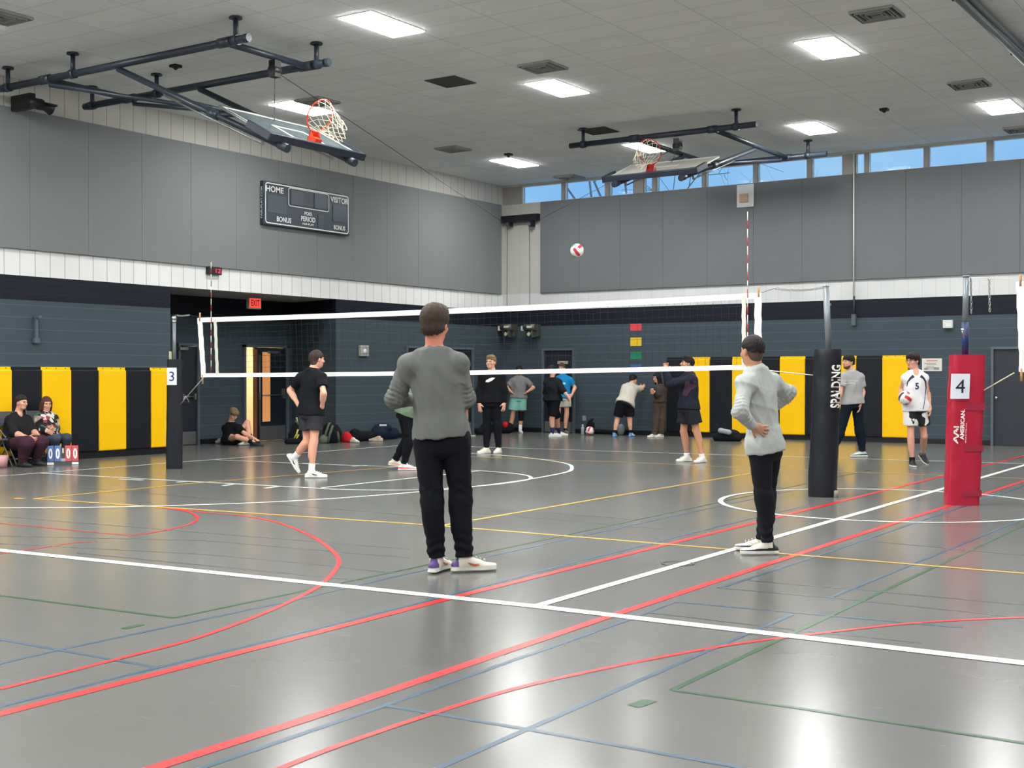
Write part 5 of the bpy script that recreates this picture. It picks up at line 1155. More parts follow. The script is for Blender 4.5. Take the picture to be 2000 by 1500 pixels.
def decal(txt, target, c, right, upv, n, w_, h_, m, parent, bold=.02, polys=None, lift_=.004, name='lettering'):
    """print pressed onto cloth: rays along -n"""
    me = target.data; Vv = [v.co[:] for v in me.vertices]; bv = BVHTree.FromPolygons(Vv, [tuple(p.vertices) for p in me.polygons]); mi = target.matrix_world
    if polys is None: pts, fs = text_mesh(txt, w_, h_, bold)
    else:
        pts = [];  fs = []
        for P in polys: o = len(pts); pts += [(a * w_, b * h_) for a, b in P]; fs.append(tuple(range(o, o + len(P))))
    # subdivide long prints a little so they follow the surface
    bm = bmesh.new(); vs = [bm.verts.new((a, b, 0)) for a, b in pts]
    for f in fs:
        try: bm.faces.new([vs[i] for i in f])
        except ValueError: pass
    bmesh.ops.triangulate(bm, faces=bm.faces[:]); 
    for _ in range(2): bmesh.ops.subdivide_edges(bm, edges=[e for e in bm.edges if e.calc_length() > .02], cuts=1)
    right = right.normalized(); upv = upv.normalized(); n = n.normalized(); q = []
    for v in bm.verts:
        p = c + right * v.co.x + upv * v.co.y; hit = bv.ray_cast(p + n * .35, -n); q.append((hit[0] if hit[0] else p) + n * lift_)
    bm.verts.index_update(); mb = MB(); mb.add(q, [tuple(v.index for v in f.verts) for f in bm.faces]); bm.free(); return mb.build(name, m, parent)
# ================================================================== the people in the photo
black = cloth('cloth_black', (17, 19, 24)); blackp = cloth('cloth_black_pants', (14, 17, 23)); navyp = cloth('cloth_navy_pants', (16, 27, 40)); white_s = mat('shoe_white', (226, 226, 220), .55); white_sole = mat('sole_white', (232, 232, 228), .5)
sole_gum = mat('sole_gum', (150, 134, 84), .6); blk_sole = mat('sole_black', (22, 24, 28), .6); sock_w = cloth('sock_white', (230, 232, 232)); sock_b = cloth('sock_black', (20, 22, 26)); printw = MATS['print_white']
SW = mat('emblem_black', (18, 18, 24), .5)
HIP, KNE, ANK, SHO, ELB, WRI, NEK, HED = .525, .285, .05, .815, .63, .485, .85, .932
# 1 -- tall man in the grey long sleeve shirt, back to the camera
grey1 = cloth('shirt_grey', (104, 107, 104), noise=.05)
P1 = person(9.25, 1.94, 'tall man seen from behind in a dark grey long sleeved shirt and black trousers', (850, 634), (.42, .9, -.05), (848, 684), [(800, 708, -.02), (893, 706, .02)], [(770, 779, .02), (911, 778, .06)], [(800, 782, .27), (884, 782, .29)],
  [(835, 858), (890, 856)], [(844, 975, -.02), (900, 972, .03)], [(853, .053, 0), (907, .053, .02)], [(.35, .94), (.93, .25)], (.12, .99), hd=[((.6, .7, -.1), (0, .3, -1), .9), ((-.6, .7, -.1), (0, .3, -1), .9)], hres=.0075, cres=.008, w_=.95,
  skin=mat('skin_ruddy', (214, 138, 112), .5, noise=.08, nscale=9), hair=dict(n='brown_tall', c=(74, 60, 50), style='swept', t=.017, cut=(-.045, .40)), shirt=dict(m=grey1, loose=.014, hem=-.015, fold=.020, seed=11, waist=.97, res=.0075, nf=8, ring=.008, dirs=[((1, .3, .1), 26), ((1, 0, .18), 42), ((1, .2, -.2), 48), ((1, 0, .35), 60)]),
  pants=dict(kind='trousers', m=blackp, loose=.012, cuff=.05, knee=.061, fold=.010, seed=5), shoes=[dict(m=mat('shoe_cream', (214, 208, 194), .6), sole=white_sole, out=sole_gum, heel=mat('heel_purple', (84, 60, 128), .5), hx=.10, swoosh=mat('emblem_copper', (186, 104, 66), .4))] * 2)
# 2 -- light grey shirt, hands on hips
grey2 = cloth('shirt_light_grey', (168, 172, 170), noise=.04)
P2 = person(10.2, 1.76, 'man seen from behind with hands on his hips in a light grey long sleeved shirt', (1469, 686), (-.5, .86, 0), (1476, 722), [(1456, 745, -.13), (1507, 741, .13)], [(1446, 803, -.30), (1540, 767, .22)], [(1469, 832, -.20), (1511, 797, .30)],
  [(1484, 872, -.06), (1505, 868, .07)], [(1491, 966, -.05), (1497, 962, .10)], [(1499, .053, -.04), (1489, .053, .16)], [(-.97, -.10), (-.95, .2)], (-.68, .73), hd=[((.9, .25, -.32), (.2, .9, 0), .25, 1.6), ((-.8, -.3, -.4), (-.5, -.5, 0), .5)], hres=.0065, cres=.0085, w_=.92,
  skin=m_skin2, hair=dict(n='near_black', c=(44, 38, 38), t=.008, cut=(.018, .30), fade=True), shirt=dict(m=grey2, waist=.94, loose=.014, hem=.045, fold=.018, seed=21, res=.0075, nf=7, ring=.006, dirs=[((1, .3, .5), 46), ((.8, 0, 1), 44), ((1, 0, .1), 40)]),
  pants=dict(kind='trousers', m=cloth('cloth_charcoal_pants', (24, 26, 32)), loose=.010, cuff=.042, knee=.060, fold=.007, seed=8), shoes=[dict(m=mat('shoe_offwhite', (222, 216, 200), .6), sole=white_sole, out=white_sole, heel=blk_sole, hx=.14, band=SW)] * 2, socks=[(.22, sock_w), (.22, sock_w)])
# 3 -- black tee, patterned shorts, one heel lifted
P3 = person(17.8, 1.79, 'man in a black tee and patterned shorts, hands on hips, one heel lifted', (619, 702), (.78, .62, 0), (611, 722), [(589, 735, .10), (627, 735, -.10)], [(566, 762, .22), (632, 768, -.26)], [(584, 793, .10), (629, 796, -.12)],
  [(599, HIP, .06), (616, HIP, -.06)], [(600, 863, .10), (613, KNE, -.06)], [(576, 893, .20), (608, ANK, -.05)], [(.75, -.15), (.98, -.05)], (.62, .78), hd=[((.7, .2, -.6), (.8, 0, 0), .3), ((-.75, .3, .1), (.2, .6, 0), .3)], lift=(-1.15, 0),
  hair=dict(n='brown_short', c=(66, 54, 46), t=.008, cut=(.006, .42), fade=True), shirt=dict(m=black, sleeve='short', slen=.62, loose=.020, hem=.05, fold=.010, seed=31),
  pants=dict(kind='shorts', m=cloth('shorts_camo_dark', (50, 50, 56), noise=.45, nscale=9), loose=.022, len=.60, hemr=.086), socks=[(.27, sock_w), (.27, sock_w)], shoes=[dict(m=white_s, sole=white_sole, out=blk_sole, swoosh=SW)] * 2)
# 4 -- seated blond by the alcove door
P4 = person(26.1, 1.78, 'blond person in a black tee sitting on the floor by the open door', (456, 809), (.62, -.6, -.6), (451, 827, .05), [(441, 834, .14), (466, 834, -.08)], [(450, 850, -.10), (478, 847, -.12)], [(473, 857, -.20), (494, 855, -.15)],
  [(443, 860, .08), (455, 862, -.08)], [(463, 853, -.42), (483, 825, .02)], [(496, 864, -.50), (490, 858, -.12)], [(.95, -.3), (.9, -.4)], (.75, -.66), up=(.3, -.3, 1), hres=.009, hair=dict(n='blond', c=(150, 128, 96), style='mop', t=.013, cut=(-.02, .6)),
  shirt=dict(m=black, sleeve='short', loose=.022, hem=.04, fold=.012, seed=41), pants=dict(kind='shorts', m=blackp, loose=.02, len=.45), socks=[(.3, sock_b), (.3, sock_b)], shoes=[dict(m=MATS['sole_black']), dict(m=MATS['sock_black'])], legw=.92, armw=.95)
# 5, 6 -- the two seated women
maroon = cloth('trousers_maroon', (66, 38, 52)); jeans = cloth('jeans_slate', (62, 74, 86))
P5 = person(20.2, 1.66, 'seated woman in a black top and maroon trousers, hands clasped', (42, 786), (.93, -.36, -.05), (35, 808, .02), [(21, 818, -.15), (52, 818, .16)], [(27, 846, -.28), (64, 842, .14)], [(54, 855, -.42), (76, 852, -.10)],
  [(22, 866, -.12), (42, 866, .12)], [(52, 866, -.52), (80, 864, -.26)], [(42, .055, -.42), (70, .055, -.2)], [(.9, -.43), (.9, -.43)], (.83, -.55), hd=[((.85, .1, -.25), (.1, .6, 0), .6), ((-.2, -.9, -.3), (-.6, 0, 0), .6)], w_=1.28, belly=.45, armw=1.3, legw=1.18,
  hair=dict(n='dark_tied', c=(56, 42, 38), style='tied', t=.010, cut=(.018, .50)), shirt=dict(m=cloth('top_black', (30, 30, 32)), sleeve='half', slen=.25, loose=.03, hem=.05, fold=.012, seed=51, vneck=True), pants=dict(kind='trousers', m=maroon, loose=.02, cuff=.055, knee=.085, fold=.006), shoes=[dict(m=mat('shoe_slate', (44, 46, 54), .6), sole=blk_sole)] * 2)
m_hood = mat('hoodie_patterned', (40, 34, 40), .85, noise=.2, nscale=9)
nt = m_hood.node_tree; vo = nt.nodes.new('ShaderNodeTexVoronoi'); vo.inputs['Scale'].default_value = 15; tcn = nt.nodes.new('ShaderNodeTexCoord'); crn = nt.nodes.new('ShaderNodeValToRGB'); crn.color_ramp.interpolation = 'CONSTANT'
for i_, (p_, c_) in enumerate(((0, (22, 22, 26)), (.3, (150, 52, 72)), (.45, (170, 150, 140)), (.58, (24, 26, 30)), (.74, (52, 110, 78)), (.86, (200, 200, 190)))):
    e_ = crn.color_ramp.elements[i_] if i_ < 2 else crn.color_ramp.elements.new(p_); e_.position = p_; e_.color = lin(c_)
nt.links.new(tcn.outputs['Object'], vo.inputs['Vector']); sp_ = nt.nodes.new('ShaderNodeSeparateColor'); nt.links.new(vo.outputs['Color'], sp_.inputs[0]); nt.links.new(sp_.outputs[0], crn.inputs[0]); nt.links.new(crn.outputs[0], nt.nodes['Principled BSDF'].inputs['Base Color'])
P6 = person(20.75, 1.60, 'seated woman with bobbed brown hair in a multicoloured hooded top and grey jeans', (91, 789), (.6, -.75, -.1), (90, 808), [(77, 815, -.10), (103, 815, .12)], [(77, 838, -.16), (108, 837, .10)], [(94, 843, -.32), (103, 837, -.18)],
  [(86, 858, -.10), (101, 858, .10)], [(109, 856, -.36), (131, 855, -.22)], [(106, .055, -.2), (126, .055, -.08)], [(.9, -.43), (.9, -.43)], (.83, -.55), w_=1.02, legw=.86, hair=dict(n='auburn_bob', c=(104, 66, 50), style='bob', t=.014),
  shirt=dict(m=m_hood, loose=.034, hem=.04, fold=.012, seed=61), pants=dict(kind='trousers', m=jeans, loose=.016, cuff=.05, knee=.07), shoes=[dict(m=MATS['shoe_slate'], sole=blk_sole)] * 2)
# 7 -- player hidden behind the tall man
camo = cloth('shirt_camo_green', (104, 122, 102), noise=.5, nscale=10)
P7 = person(19.2, 1.74, 'player mostly hidden behind the tall man, in black trousers and bright shoes', (824, 712), (.95, .3, 0), (817, 732), [(806, 744, .14), (826, 744, -.14)], [(800, 772, .24), (832, 774, -.2)], [(822, 782, .2), (846, 782, -.1)],
  [(788, 806, .07), (796, 806, -.07)], [(797, 857, .10), (800, 860, -.08)], [(771, 899, .14), (789, ANK, -.06)], [(.98, .1), (.98, 0)], (.95, .3), lift=(-.15, 0), hair=dict(n='dark_back', c=(48, 38, 34)), shirt=dict(m=camo, sleeve='short', loose=.02, hem=.03, fold=.012, seed=71),
  pants=dict(kind='trousers', m=blackp, loose=.010, cuff=.044, knee=.058), shoes=[dict(m=mat('shoe_peach', (232, 222, 206), .5), sole=white_sole, band=mat('shoe_peach_band', (230, 190, 160), .5)), dict(m=mat('shoe_pinkwhite', (236, 228, 222), .5), sole=white_sole, band=mat('shoe_coral', (238, 130, 130), .5))], socks=[(.1, sock_w), (.1, sock_w)])
# trouser stripe
# 8 -- black sweatshirt with the winged white emblem
P8 = person(23.3, 1.83, 'blond man facing the camera in a black sweatshirt with a white emblem', (959, 708), (-.45, -.88, .05), (961, 725), [(942, 733, -.02), (979, 733, .02)], [(936, 762), (986, 762)], [(936, 788, -.06), (985, 787, -.04)],
  [(952, HIP), (969, HIP)], [(951, KNE), (971, KNE)], [(950, ANK), (974, ANK, .02)], [(-.7, -.7), (-.35, -.93)], (-.08, -1), hd=[((.08, -.15, -1), (.7, .7, 0), .35), ((-.1, -.2, -1), (-.7, .6, 0), .35)], hair=dict(n='sandy', c=(158, 130, 94), style='swept', t=.012, cut=(.008, .60)),
  shirt=dict(m=black, loose=.018, hem=.02, fold=.008, seed=81), pants=dict(kind='trousers', m=blackp, loose=.010, cuff=.046, knee=.062), shoes=[dict(m=mat('shoe_bone', (228, 222, 206), .6), sole=white_sole)] * 2)
c8 = P8['nk'] - UP * .15; decal('', P8['shirt'], c8 - RT * .03 - UP * .01, RT, UP, -FW, .18, .09, printw, P8['shirt'], polys=[[(-.5, -.45), (-.2, -.5), (.15, -.2), (.5, .4), (.25, .5), (-.1, .3), (-.45, -.1)]], name='emblem')
# 9 -- grey tee and mint shorts
P9 = person(31.4, 1.71, 'man in a grey tee, black cap and mint green shorts with hands on his hips', (1014, 724), (.05, -1, 0), (1014, 736), [(1001, 743), (1028, 743)], [(990, 757, -.05), (1042, 757, -.05)], [(999, 766, -.12), (1029, 766, -.12)],
  [(1006, HIP), (1019, HIP)], [(1001, 813), (1018, 813)], [(995, ANK), (1016, ANK)], [(-.5, -.85), (.2, -.98)], (0, -1), hd=[((.55, .5, -.5), (.7, .4, 0), .4), ((-.55, .5, -.5), (-.7, .4, 0), .4)], hres=.0095, cres=.011, hair=dict(n='black_cap', c=(24, 22, 24), cap=True), skin=m_skin2, beard=True,
  shirt=dict(m=cloth('tee_taupe_grey', (118, 116, 118)), sleeve='short', slen=.7, loose=.028, hem=.02, fold=.012, seed=91), pants=dict(kind='shorts', m=cloth('shorts_mint', (118, 172, 160)), loose=.035, len=.68, hemr=.095), socks=[(.36, sock_w), (.36, sock_w)], shoes=[dict(m=mat('shoe_pale', (206, 206, 206), .6), sole=white_sole)] * 2)
k_ = P9['KN'][1]; a_ = P9['AN'][1]; F_ = Fld(.008); F_.cone(k_ + UP * .13, k_, .074, .066, .01, fa=True); F_.cone(k_, k_.lerp(a_, .35), .066, .060, .01, fb=True); Vp, Qp = F_.mesh(); npmesh('knee_sleeve', Vp, Qp, sock_b, P9['t'])
# 10 -- black sweatshirt and long shorts
P10 = person(29.5, 1.71, 'person in a black sweatshirt and long black shorts facing the man in blue', (1079, 724), (.72, .68, 0), (1079, 739), [(1069, 745, .06), (1091, 745, -.06)], [(1066, 766, .1), (1100, 764, -.2)], [(1072, 784, .05), (1112, 777, -.3)],
  [(1074, HIP, .04), (1085, HIP, -.04)], [(1087, 816, .2), (1079, 814, -.05)], [(1092, ANK, .5), (1079, ANK, -.05)], [(.95, .2), (.98, 0)], (.55, .83), hd=[None, ((.15, -.3, -.9), (-.9, 0, 0), .3)], w_=1.12, legw=1.12, hres=.0095, cres=.011, hair=dict(n='black_hair', c=(34, 30, 30), style='mop', t=.015, cut=(-.03, .5)),
  shirt=dict(m=cloth('sweat_black', (24, 28, 32)), sleeve='half', slen=.2, loose=.03, hem=.05, fold=.012, seed=101), pants=dict(kind='shorts', m=blackp, loose=.03, len=.98, hemr=.080), socks=[(.36, cloth('sock_blue_dot', (44, 52, 96))), (.36, MATS['sock_blue_dot'])], shoes=[dict(m=white_s, sole=white_sole)] * 2)
# 11 -- blue tee
P11 = person(31.0, 1.74, 'man in a bright blue tee and pale grey shorts in front of the dark door', (1097, 719), (-.35, -.93, -.1), (1099, 733), [(1087, 741), (1113, 741)], [(1083, 758, .05), (1123, 757)], [(1090, 772, -.1), (1117, 771, -.12)],
  [(1093, HIP), (1106, HIP)], [(1090, KNE), (1107, KNE)], [(1088, ANK, .02), (1104, ANK)], [(-.3, -.95), (.4, -.9)], (-.1, -1), hd=[None, ((-.5, -.4, -.7), (-.4, .8, 0), .5)], hres=.0095, cres=.011, skin=m_skin, hair=dict(n='brown_grey', c=(92, 76, 66), t=.008),
  shirt=dict(m=cloth('tee_blue', (22, 128, 186)), sleeve='short', slen=.6, loose=.024, hem=.03, fold=.009, seed=111), pants=dict(kind='shorts', m=cloth('shorts_pale', (178, 176, 168)), loose=.03, len=.60, hemr=.095), socks=[(.12, sock_b), (.12, sock_b)], shoes=[dict(m=mat('shoe_grey', (96, 94, 92), .7), sole=mat('sole_grey', (120, 118, 114), .6))] * 2)
c_ = P11['nk'] - UP * .17; decal('', P11['shirt'], c_ - RT * .02, RT, UP, -FW, .17, .10, mat('print_ice', (150, 214, 232), .5), P11['shirt'], polys=[[(-.5, .5), (-.2, .1), (.1, .3), (.0, .0), (.5, -.1), (.5, -.5), (.1, -.5), (.0, -.2), (-.3, -.1)]], name='emblem')
# 12 -- hidden behind the tall man
P12 = person(29.8, 1.74, 'person in blue and black mostly hidden behind the right shoulder of the tall man', (903, 720), (.75, -.3, 0), (901, 733), [(892, 741), (912, 741)], [(888, 758), (918, 758)], [(892, 775), (916, 776)],
  [(897, HIP), (909, HIP)], [(899, KNE), (910, KNE)], [(896, ANK), (911, ANK)], [(.7, -.7), (.95, -.25)], (.5, -.8), hres=.011, cres=.012, skin=m_skin2, hair=dict(n='brown_mid', c=(88, 70, 58)), shirt=dict(m=cloth('tee_royal', (34, 60, 104)), sleeve='short', loose=.02, hem=.03, seed=121), pants=dict(kind='shorts', m=blackp, loose=.03, len=.66), socks=[(.08, sock_b), (.08, sock_b)], shoes=[dict(m=MATS['sole_black'], sole=white_sole)] * 2)
# 13 -- leaning on the wall
P13 = person(29.5, 1.62, 'person in a cream tee leaning on folded arms against the wall', (1237, 741, .34), (.6, .7, -.35), (1232, 751, .27), [(1221, 757, .22), (1242, 758, .26)], [(1240, 761, .47), (1254, 759, .40)], [(1250, 757, .50), (1245, 755, .48)],
  [(1214, 788, -.02), (1228, 788, .02)], [(1206, 817, .02), (1230, 817, .04)], [(1200, ANK, -.05), (1232, ANK, .02)], [(.25, .95), (.5, .85)], (.25, .96), hres=.0095, cres=.011, w_=1.14, legw=1.1, armw=1.1, hair=dict(n='black_mess', c=(34, 26, 26), style='mop', t=.014, cut=(-.02, .5)), up=(.2, .6, 1),
  shirt=dict(m=cloth('tee_cream', (190, 184, 172)), sleeve='short', slen=.6, loose=.026, hem=.035, fold=.012, seed=131), pants=dict(kind='shorts', m=blackp, loose=.035, len=.86, hemr=.082), socks=[(.22, sock_b), (.22, sock_b)], shoes=[dict(m=mat('shoe_ice', (206, 224, 232), .6), sole=mat('sole_blue', (70, 140, 200), .5), heel=mat('sole_blue', (70, 140, 200)), hx=.2)] * 2)
# 14 -- girl in brown
brn = cloth('brown_trousers', (74, 62, 54)); brn2 = cloth('brown_sweater', (62, 54, 52))
P14 = person(29.3, 1.56, 'girl with long black hair in a brown sweater and brown trousers', (1283, 738), (-.85, -.45, -.15), (1288, 752), [(1282, 759, -.08), (1297, 759, .10)], [(1283, 773, -.14), (1297, 775, 0)], [(1277, 766, -.25), (1279, 769, -.22)],
  [(1284, HIP, -.03), (1293, HIP, .03)], [(1282, KNE, -.03), (1293, KNE, .03)], [(1278, ANK, -.03), (1291, ANK, .03)], [(-.85, -.5), (-.8, -.6)], (-.7, -.7), hres=.0095, cres=.010, armw=.85, legw=.95, w_=.9, hair=dict(n='long_black', c=(20, 20, 26), style='long', t=.014), curl=1.2,
  shirt=dict(m=brn2, loose=.028, hem=.0, fold=.010, seed=141), pants=dict(kind='trousers', m=brn, loose=.016, cuff=.075, knee=.072, len=1.0), shoes=[dict(m=mat('shoe_ivory', (216, 208, 190), .6), sole=white_sole)] * 2)
# 15 -- navy player reaching for the ball
nav = cloth('shirt_navy', (30, 32, 46)); 
P15 = person(20.9, 1.76, 'player in a navy long sleeved top raising joined hands and watching the ball', (1342, 711), (-.96, -.16, .22), (1346, 730), [(1337, 740, .14), (1352, 740, -.14)], [(1305, 748, .15), (1308, 751, -.12)], [(1299, 723, .02), (1301, 724, -.06)],
  [(1340, HIP, .07), (1350, HIP, -.07)], [(1335, KNE, .10), (1361, KNE, -.06)], [(1342, ANK, .16), (1372, ANK, -.08)], [(-.85, -.45), (-.7, -.65)], (-.93, -.3), hd=[((0, -.2, 1), (.2, -1, 0), .95), ((0, .2, 1), (-.2, 1, 0), .95)], skin=m_skin2, hair=dict(n='black_crop', c=(30, 24, 24), style='swept', t=.010, cut=(.01, .35)), beard=True,
  shirt=dict(m=nav, loose=.028, hem=.035, fold=.012, seed=151), pants=dict(kind='shorts', m=cloth('shorts_charcoal', (34, 36, 42)), loose=.030, len=.66, hemr=.095), socks=[(.14, sock_w), (.14, sock_w)], shoes=[dict(m=mat('shoe_pale2', (222, 218, 212), .6), sole=white_sole, out=blk_sole)] * 2)
decal('', P15['shirt'], P15['nk'] - UP * .24 - RT * .02, RT, UP, -FW, .24, .26, mat('print_maroon', (66, 40, 58), .8), P15['shirt'], polys=[[(-.3, .45), (.45, .5), (.5, .1), (.1, -.1), (-.2, -.5), (-.45, -.4), (-.35, 0)]], name='emblem')
# 16 -- grey tee behind the black post
P16 = person(22.2, 1.84, 'bearded man in a light grey tee and dark trousers standing behind the black post', (1657, 707), (-.88, -.46, .0), (1663, 726), [(1648, 735, -.06), (1679, 735, .06)], [(1641, 764, -.12), (1685, 765, .06)], [(1634, 788, -.25), (1680, 789, -.05)],
  [(1656, HIP, -.04), (1674, HIP, .05)], [(1640, 846, -.05), (1679, 843, .06)], [(1623, ANK, -.05), (1685, ANK, .10)], [(-.95, -.2), (-.97, -.2)], (-.6, -.8), hd=[None, ((-.15, -.3, -1), (-.9, .2, 0), .5)], skin=m_skin, beard=True, hair=dict(n='dark_crop', c=(34, 28, 28), t=.013, cut=(.0, .45)),
  shirt=dict(m=cloth('tee_heather', (160, 160, 160)), sleeve='short', slen=.66, loose=.026, hem=.02, fold=.010, seed=161), pants=dict(kind='trousers', m=navyp, loose=.012, cuff=.048, knee=.066), shoes=[dict(m=mat('shoe_mintwhite', (206, 216, 210), .6), sole=white_sole, band=mat('shoe_teal', (40, 84, 84), .5))] * 2)
decal('', P16['shirt'], P16['nk'] - UP * .20 - RT * .06, RT, UP, -FW, .30, .09, mat('print_palegrey', (206, 208, 208), .6), P16['shirt'], polys=[[(-.5, -.5), (.45, -.35), (.5, .5), (.46, .5), (.41, -.28), (-.5, -.42)], [(-.5, .42), (.48, .42), (.48, .5), (-.5, .5)], [(-.4, -.15), (.3, -.05), (.3, .1), (-.4, .0)]], name='print')
# 17 -- white jersey 5 with ball
cow = mat('shorts_cow', (230, 230, 226), .8); nt = cow.node_tree; n_ = nt.nodes.new('ShaderNodeTexNoise'); n_.inputs['Scale'].default_value = 5.5; n_.inputs['Detail'].default_value = 1.5; tcn = nt.nodes.new('ShaderNodeTexCoord'); crn = nt.nodes.new('ShaderNodeValToRGB'); crn.color_ramp.interpolation = 'CONSTANT'
crn.color_ramp.elements[0].color = lin((24, 24, 28)); crn.color_ramp.elements[1].position = .5; crn.color_ramp.elements[1].color = lin((228, 228, 224)); nt.links.new(tcn.outputs['Object'], n_.inputs['Vector']); nt.links.new(n_.outputs['Fac'], crn.inputs[0]); nt.links.new(crn.outputs[0], nt.nodes['Principled BSDF'].inputs['Base Color'])
P17 = person(19.95, 1.83, 'player in a white sleeveless jersey numbered 5 holding a volleyball', (1783, 705), (-.82, -.55, -.02), (1787, 725), [(1768, 736, -.02), (1806, 736, .02)], [(1760, 760, .12), (1812, 768, .06)], [(1766, 788, -.04), (1816, 797, -.06)],
  [(1779, HIP), (1798, HIP)], [(1779, 855, -.02), (1805, 852, .08)], [(1782, ANK, 0), (1803, 886, .50)], [(-.1, -1), (.1, -1)], (-.08, -1), hd=[((.25, -.8, .15), (-.2, -.1, 1), .45), ((.0, -.2, -1), (-.9, .3, 0), 1.2)], lift=(0, -.45), skin=m_skin, hair=dict(n='dark_mop', c=(46, 36, 34), style='mop', t=.016, cut=(-.01, .5)), legw=.86, armw=.86, w_=.95,
  shirt=dict(m=cloth('jersey_white', (226, 227, 229)), sleeve='none', loose=.020, hem=.075, fold=.009, seed=171, vneck=True), pants=dict(kind='shorts', m=cow, loose=.034, len=.62, hemr=.092), socks=[(.16, sock_b), (.12, cloth('sock_grey', (120, 122, 122)))], shoes=[dict(m=mat('shoe_black', (30, 32, 36), .6), sole=white_sole)] * 2)
S17 = P17['shirt']; c_ = P17['nk'] - UP * .235; navy_pr = mat('print_navy', (34, 32, 66), .5)
decal('5', S17, c_ - RT * .01, RT, UP, -FW, .058, .105, navy_pr, S17, .04)
def stripe(pts, wd):
    poly = []; L_, R_ = [], []
    for i, p in enumerate(pts):
        a = pts[max(i - 1, 0)]; b = pts[min(i + 1, len(pts) - 1)]; dx, dy = b[0] - a[0], b[1] - a[1]; l_ = math.hypot(dx, dy); w_ = wd[i] / 2
        L_.append((p[0] - dy / l_ * w_, p[1] + dx / l_ * w_)); R_.append((p[0] + dy / l_ * w_, p[1] - dx / l_ * w_))
    return [[L_[i], R_[i], R_[i + 1], L_[i + 1]] for i in range(len(pts) - 1)]
nk_ = P17['nk']
decal('', S17, nk_, RT, UP, -FW, 1, 1, navy_pr, S17, polys=stripe([(-.055, -.075), (-.105, -.11), (-.145, -.17), (-.15, -.24)], [.05, .034, .018, .008]) + stripe([(.055, -.075), (.105, -.11), (.145, -.17), (.15, -.26), (.135, -.36), (.115, -.46), (.08, -.60)], [.05, .034, .03, .026, .012, .012, .012]), name='piping')
# glasses
g = MB(); HPf = P17['HP']
for sx in (-1, 1): g.tube([HPf(sx * .033 + .022 * math.cos(q), .106, .0 + .016 * math.sin(q)) for q in np.linspace(0, 6.28, 14, endpoint=False)], .0028, 6, closed=True); g.tube([HPf(sx * .055, .104, .004), HPf(sx * .08, .0, .006)], .0025, 6)
g.tube([HPf(-.011, .108, .003), HPf(.011, .108, .003)], .0028, 6); g.build('glasses', SW, P17['t'])
# volleyballs ---------------------------------------------------------
def ball(c, r, cols, label, rot, group='volleyballs'):
    mb = MB(); N = 10; R3_ = Matrix.Rotation(rot[0], 3, 'X') @ Matrix.Rotation(rot[1], 3, 'Z') @ Matrix.Rotation(rot[2], 3, 'Y')
    for f, (n_, u_, v_) in enumerate((((1, 0, 0), (0, 1, 0), (0, 0, 1)), ((-1, 0, 0), (0, 1, 0), (0, 0, 1)), ((0, 1, 0), (0, 0, 1), (1, 0, 0)), ((0, -1, 0), (0, 0, 1), (1, 0, 0)), ((0, 0, 1), (1, 0, 0), (0, 1, 0)), ((0, 0, -1), (1, 0, 0), (0, 1, 0)))):
        n_, u_, v_ = V(*n_), V(*u_), V(*v_); M_ = 24; vs = []
        for i in range(M_ + 1):
            for j in range(M_ + 1):
                a = math.tan((i / M_ * 2 - 1) * math.pi / 4); b = math.tan((j / M_ * 2 - 1) * math.pi / 4); p = (n_ + u_ * a + v_ * b).normalized()
                tw = 1.1 * (p.dot(n_) - .577); p = Matrix.Rotation(tw, 3, n_) @ p if False else p
                e = min(abs((i / M_ * 3) % 1), 1 - abs((i / M_ * 3) % 1)); rr_ = r * (1 - (.010 if (e < .01) else 0)); vs.append(c + R3_ @ p * rr_)
        o = len(mb.v); flip = u_.cross(v_).dot(n_) < 0
        for i in range(M_):
            for j in range(M_):
                q = (i * (M_ + 1) + j, (i + 1) * (M_ + 1) + j, (i + 1) * (M_ + 1) + j + 1, i * (M_ + 1) + j + 1)
                sw = (i + (j - 12) * .30 * (1 if f % 2 else -1)) / M_ * 3
                mb.mat([0, 1 + (f // 2 + f) % 2, 0][int(min(max(sw, 0), 2.99))]); mb.f.append(tuple(o + k for k in (q[::-1] if flip else q))); mb.m.append(mb.cur); mb.sm.append(True)
        mb.v += [tuple(x) for x in vs]
    o = mb.build('volleyball', cols); return tag(o, label, 'volleyball', group)
bw_ = mat('ball_white', (232, 230, 226), .45); bred = mat('ball_red', (196, 44, 60), .45); bgr = mat('ball_green', (40, 140, 112), .45); bnv = mat('ball_navy', (44, 36, 66), .45)
ball(at(1127, 489, 19.5), .104, [bw_, bred, bgr], 'red, green and white volleyball in mid air', (.5, .4, .9))
ball(at(1768, 777, 19.72), .107, [bw_, bred, bnv], 'red, navy and white volleyball held by the player in the white jersey', (.3, .9, .5))
ball(at(1152, .106, 30.2), .106, [bw_, bred, bnv], 'red and white volleyball lying on the floor against the back wall', (.9, .2, .3))
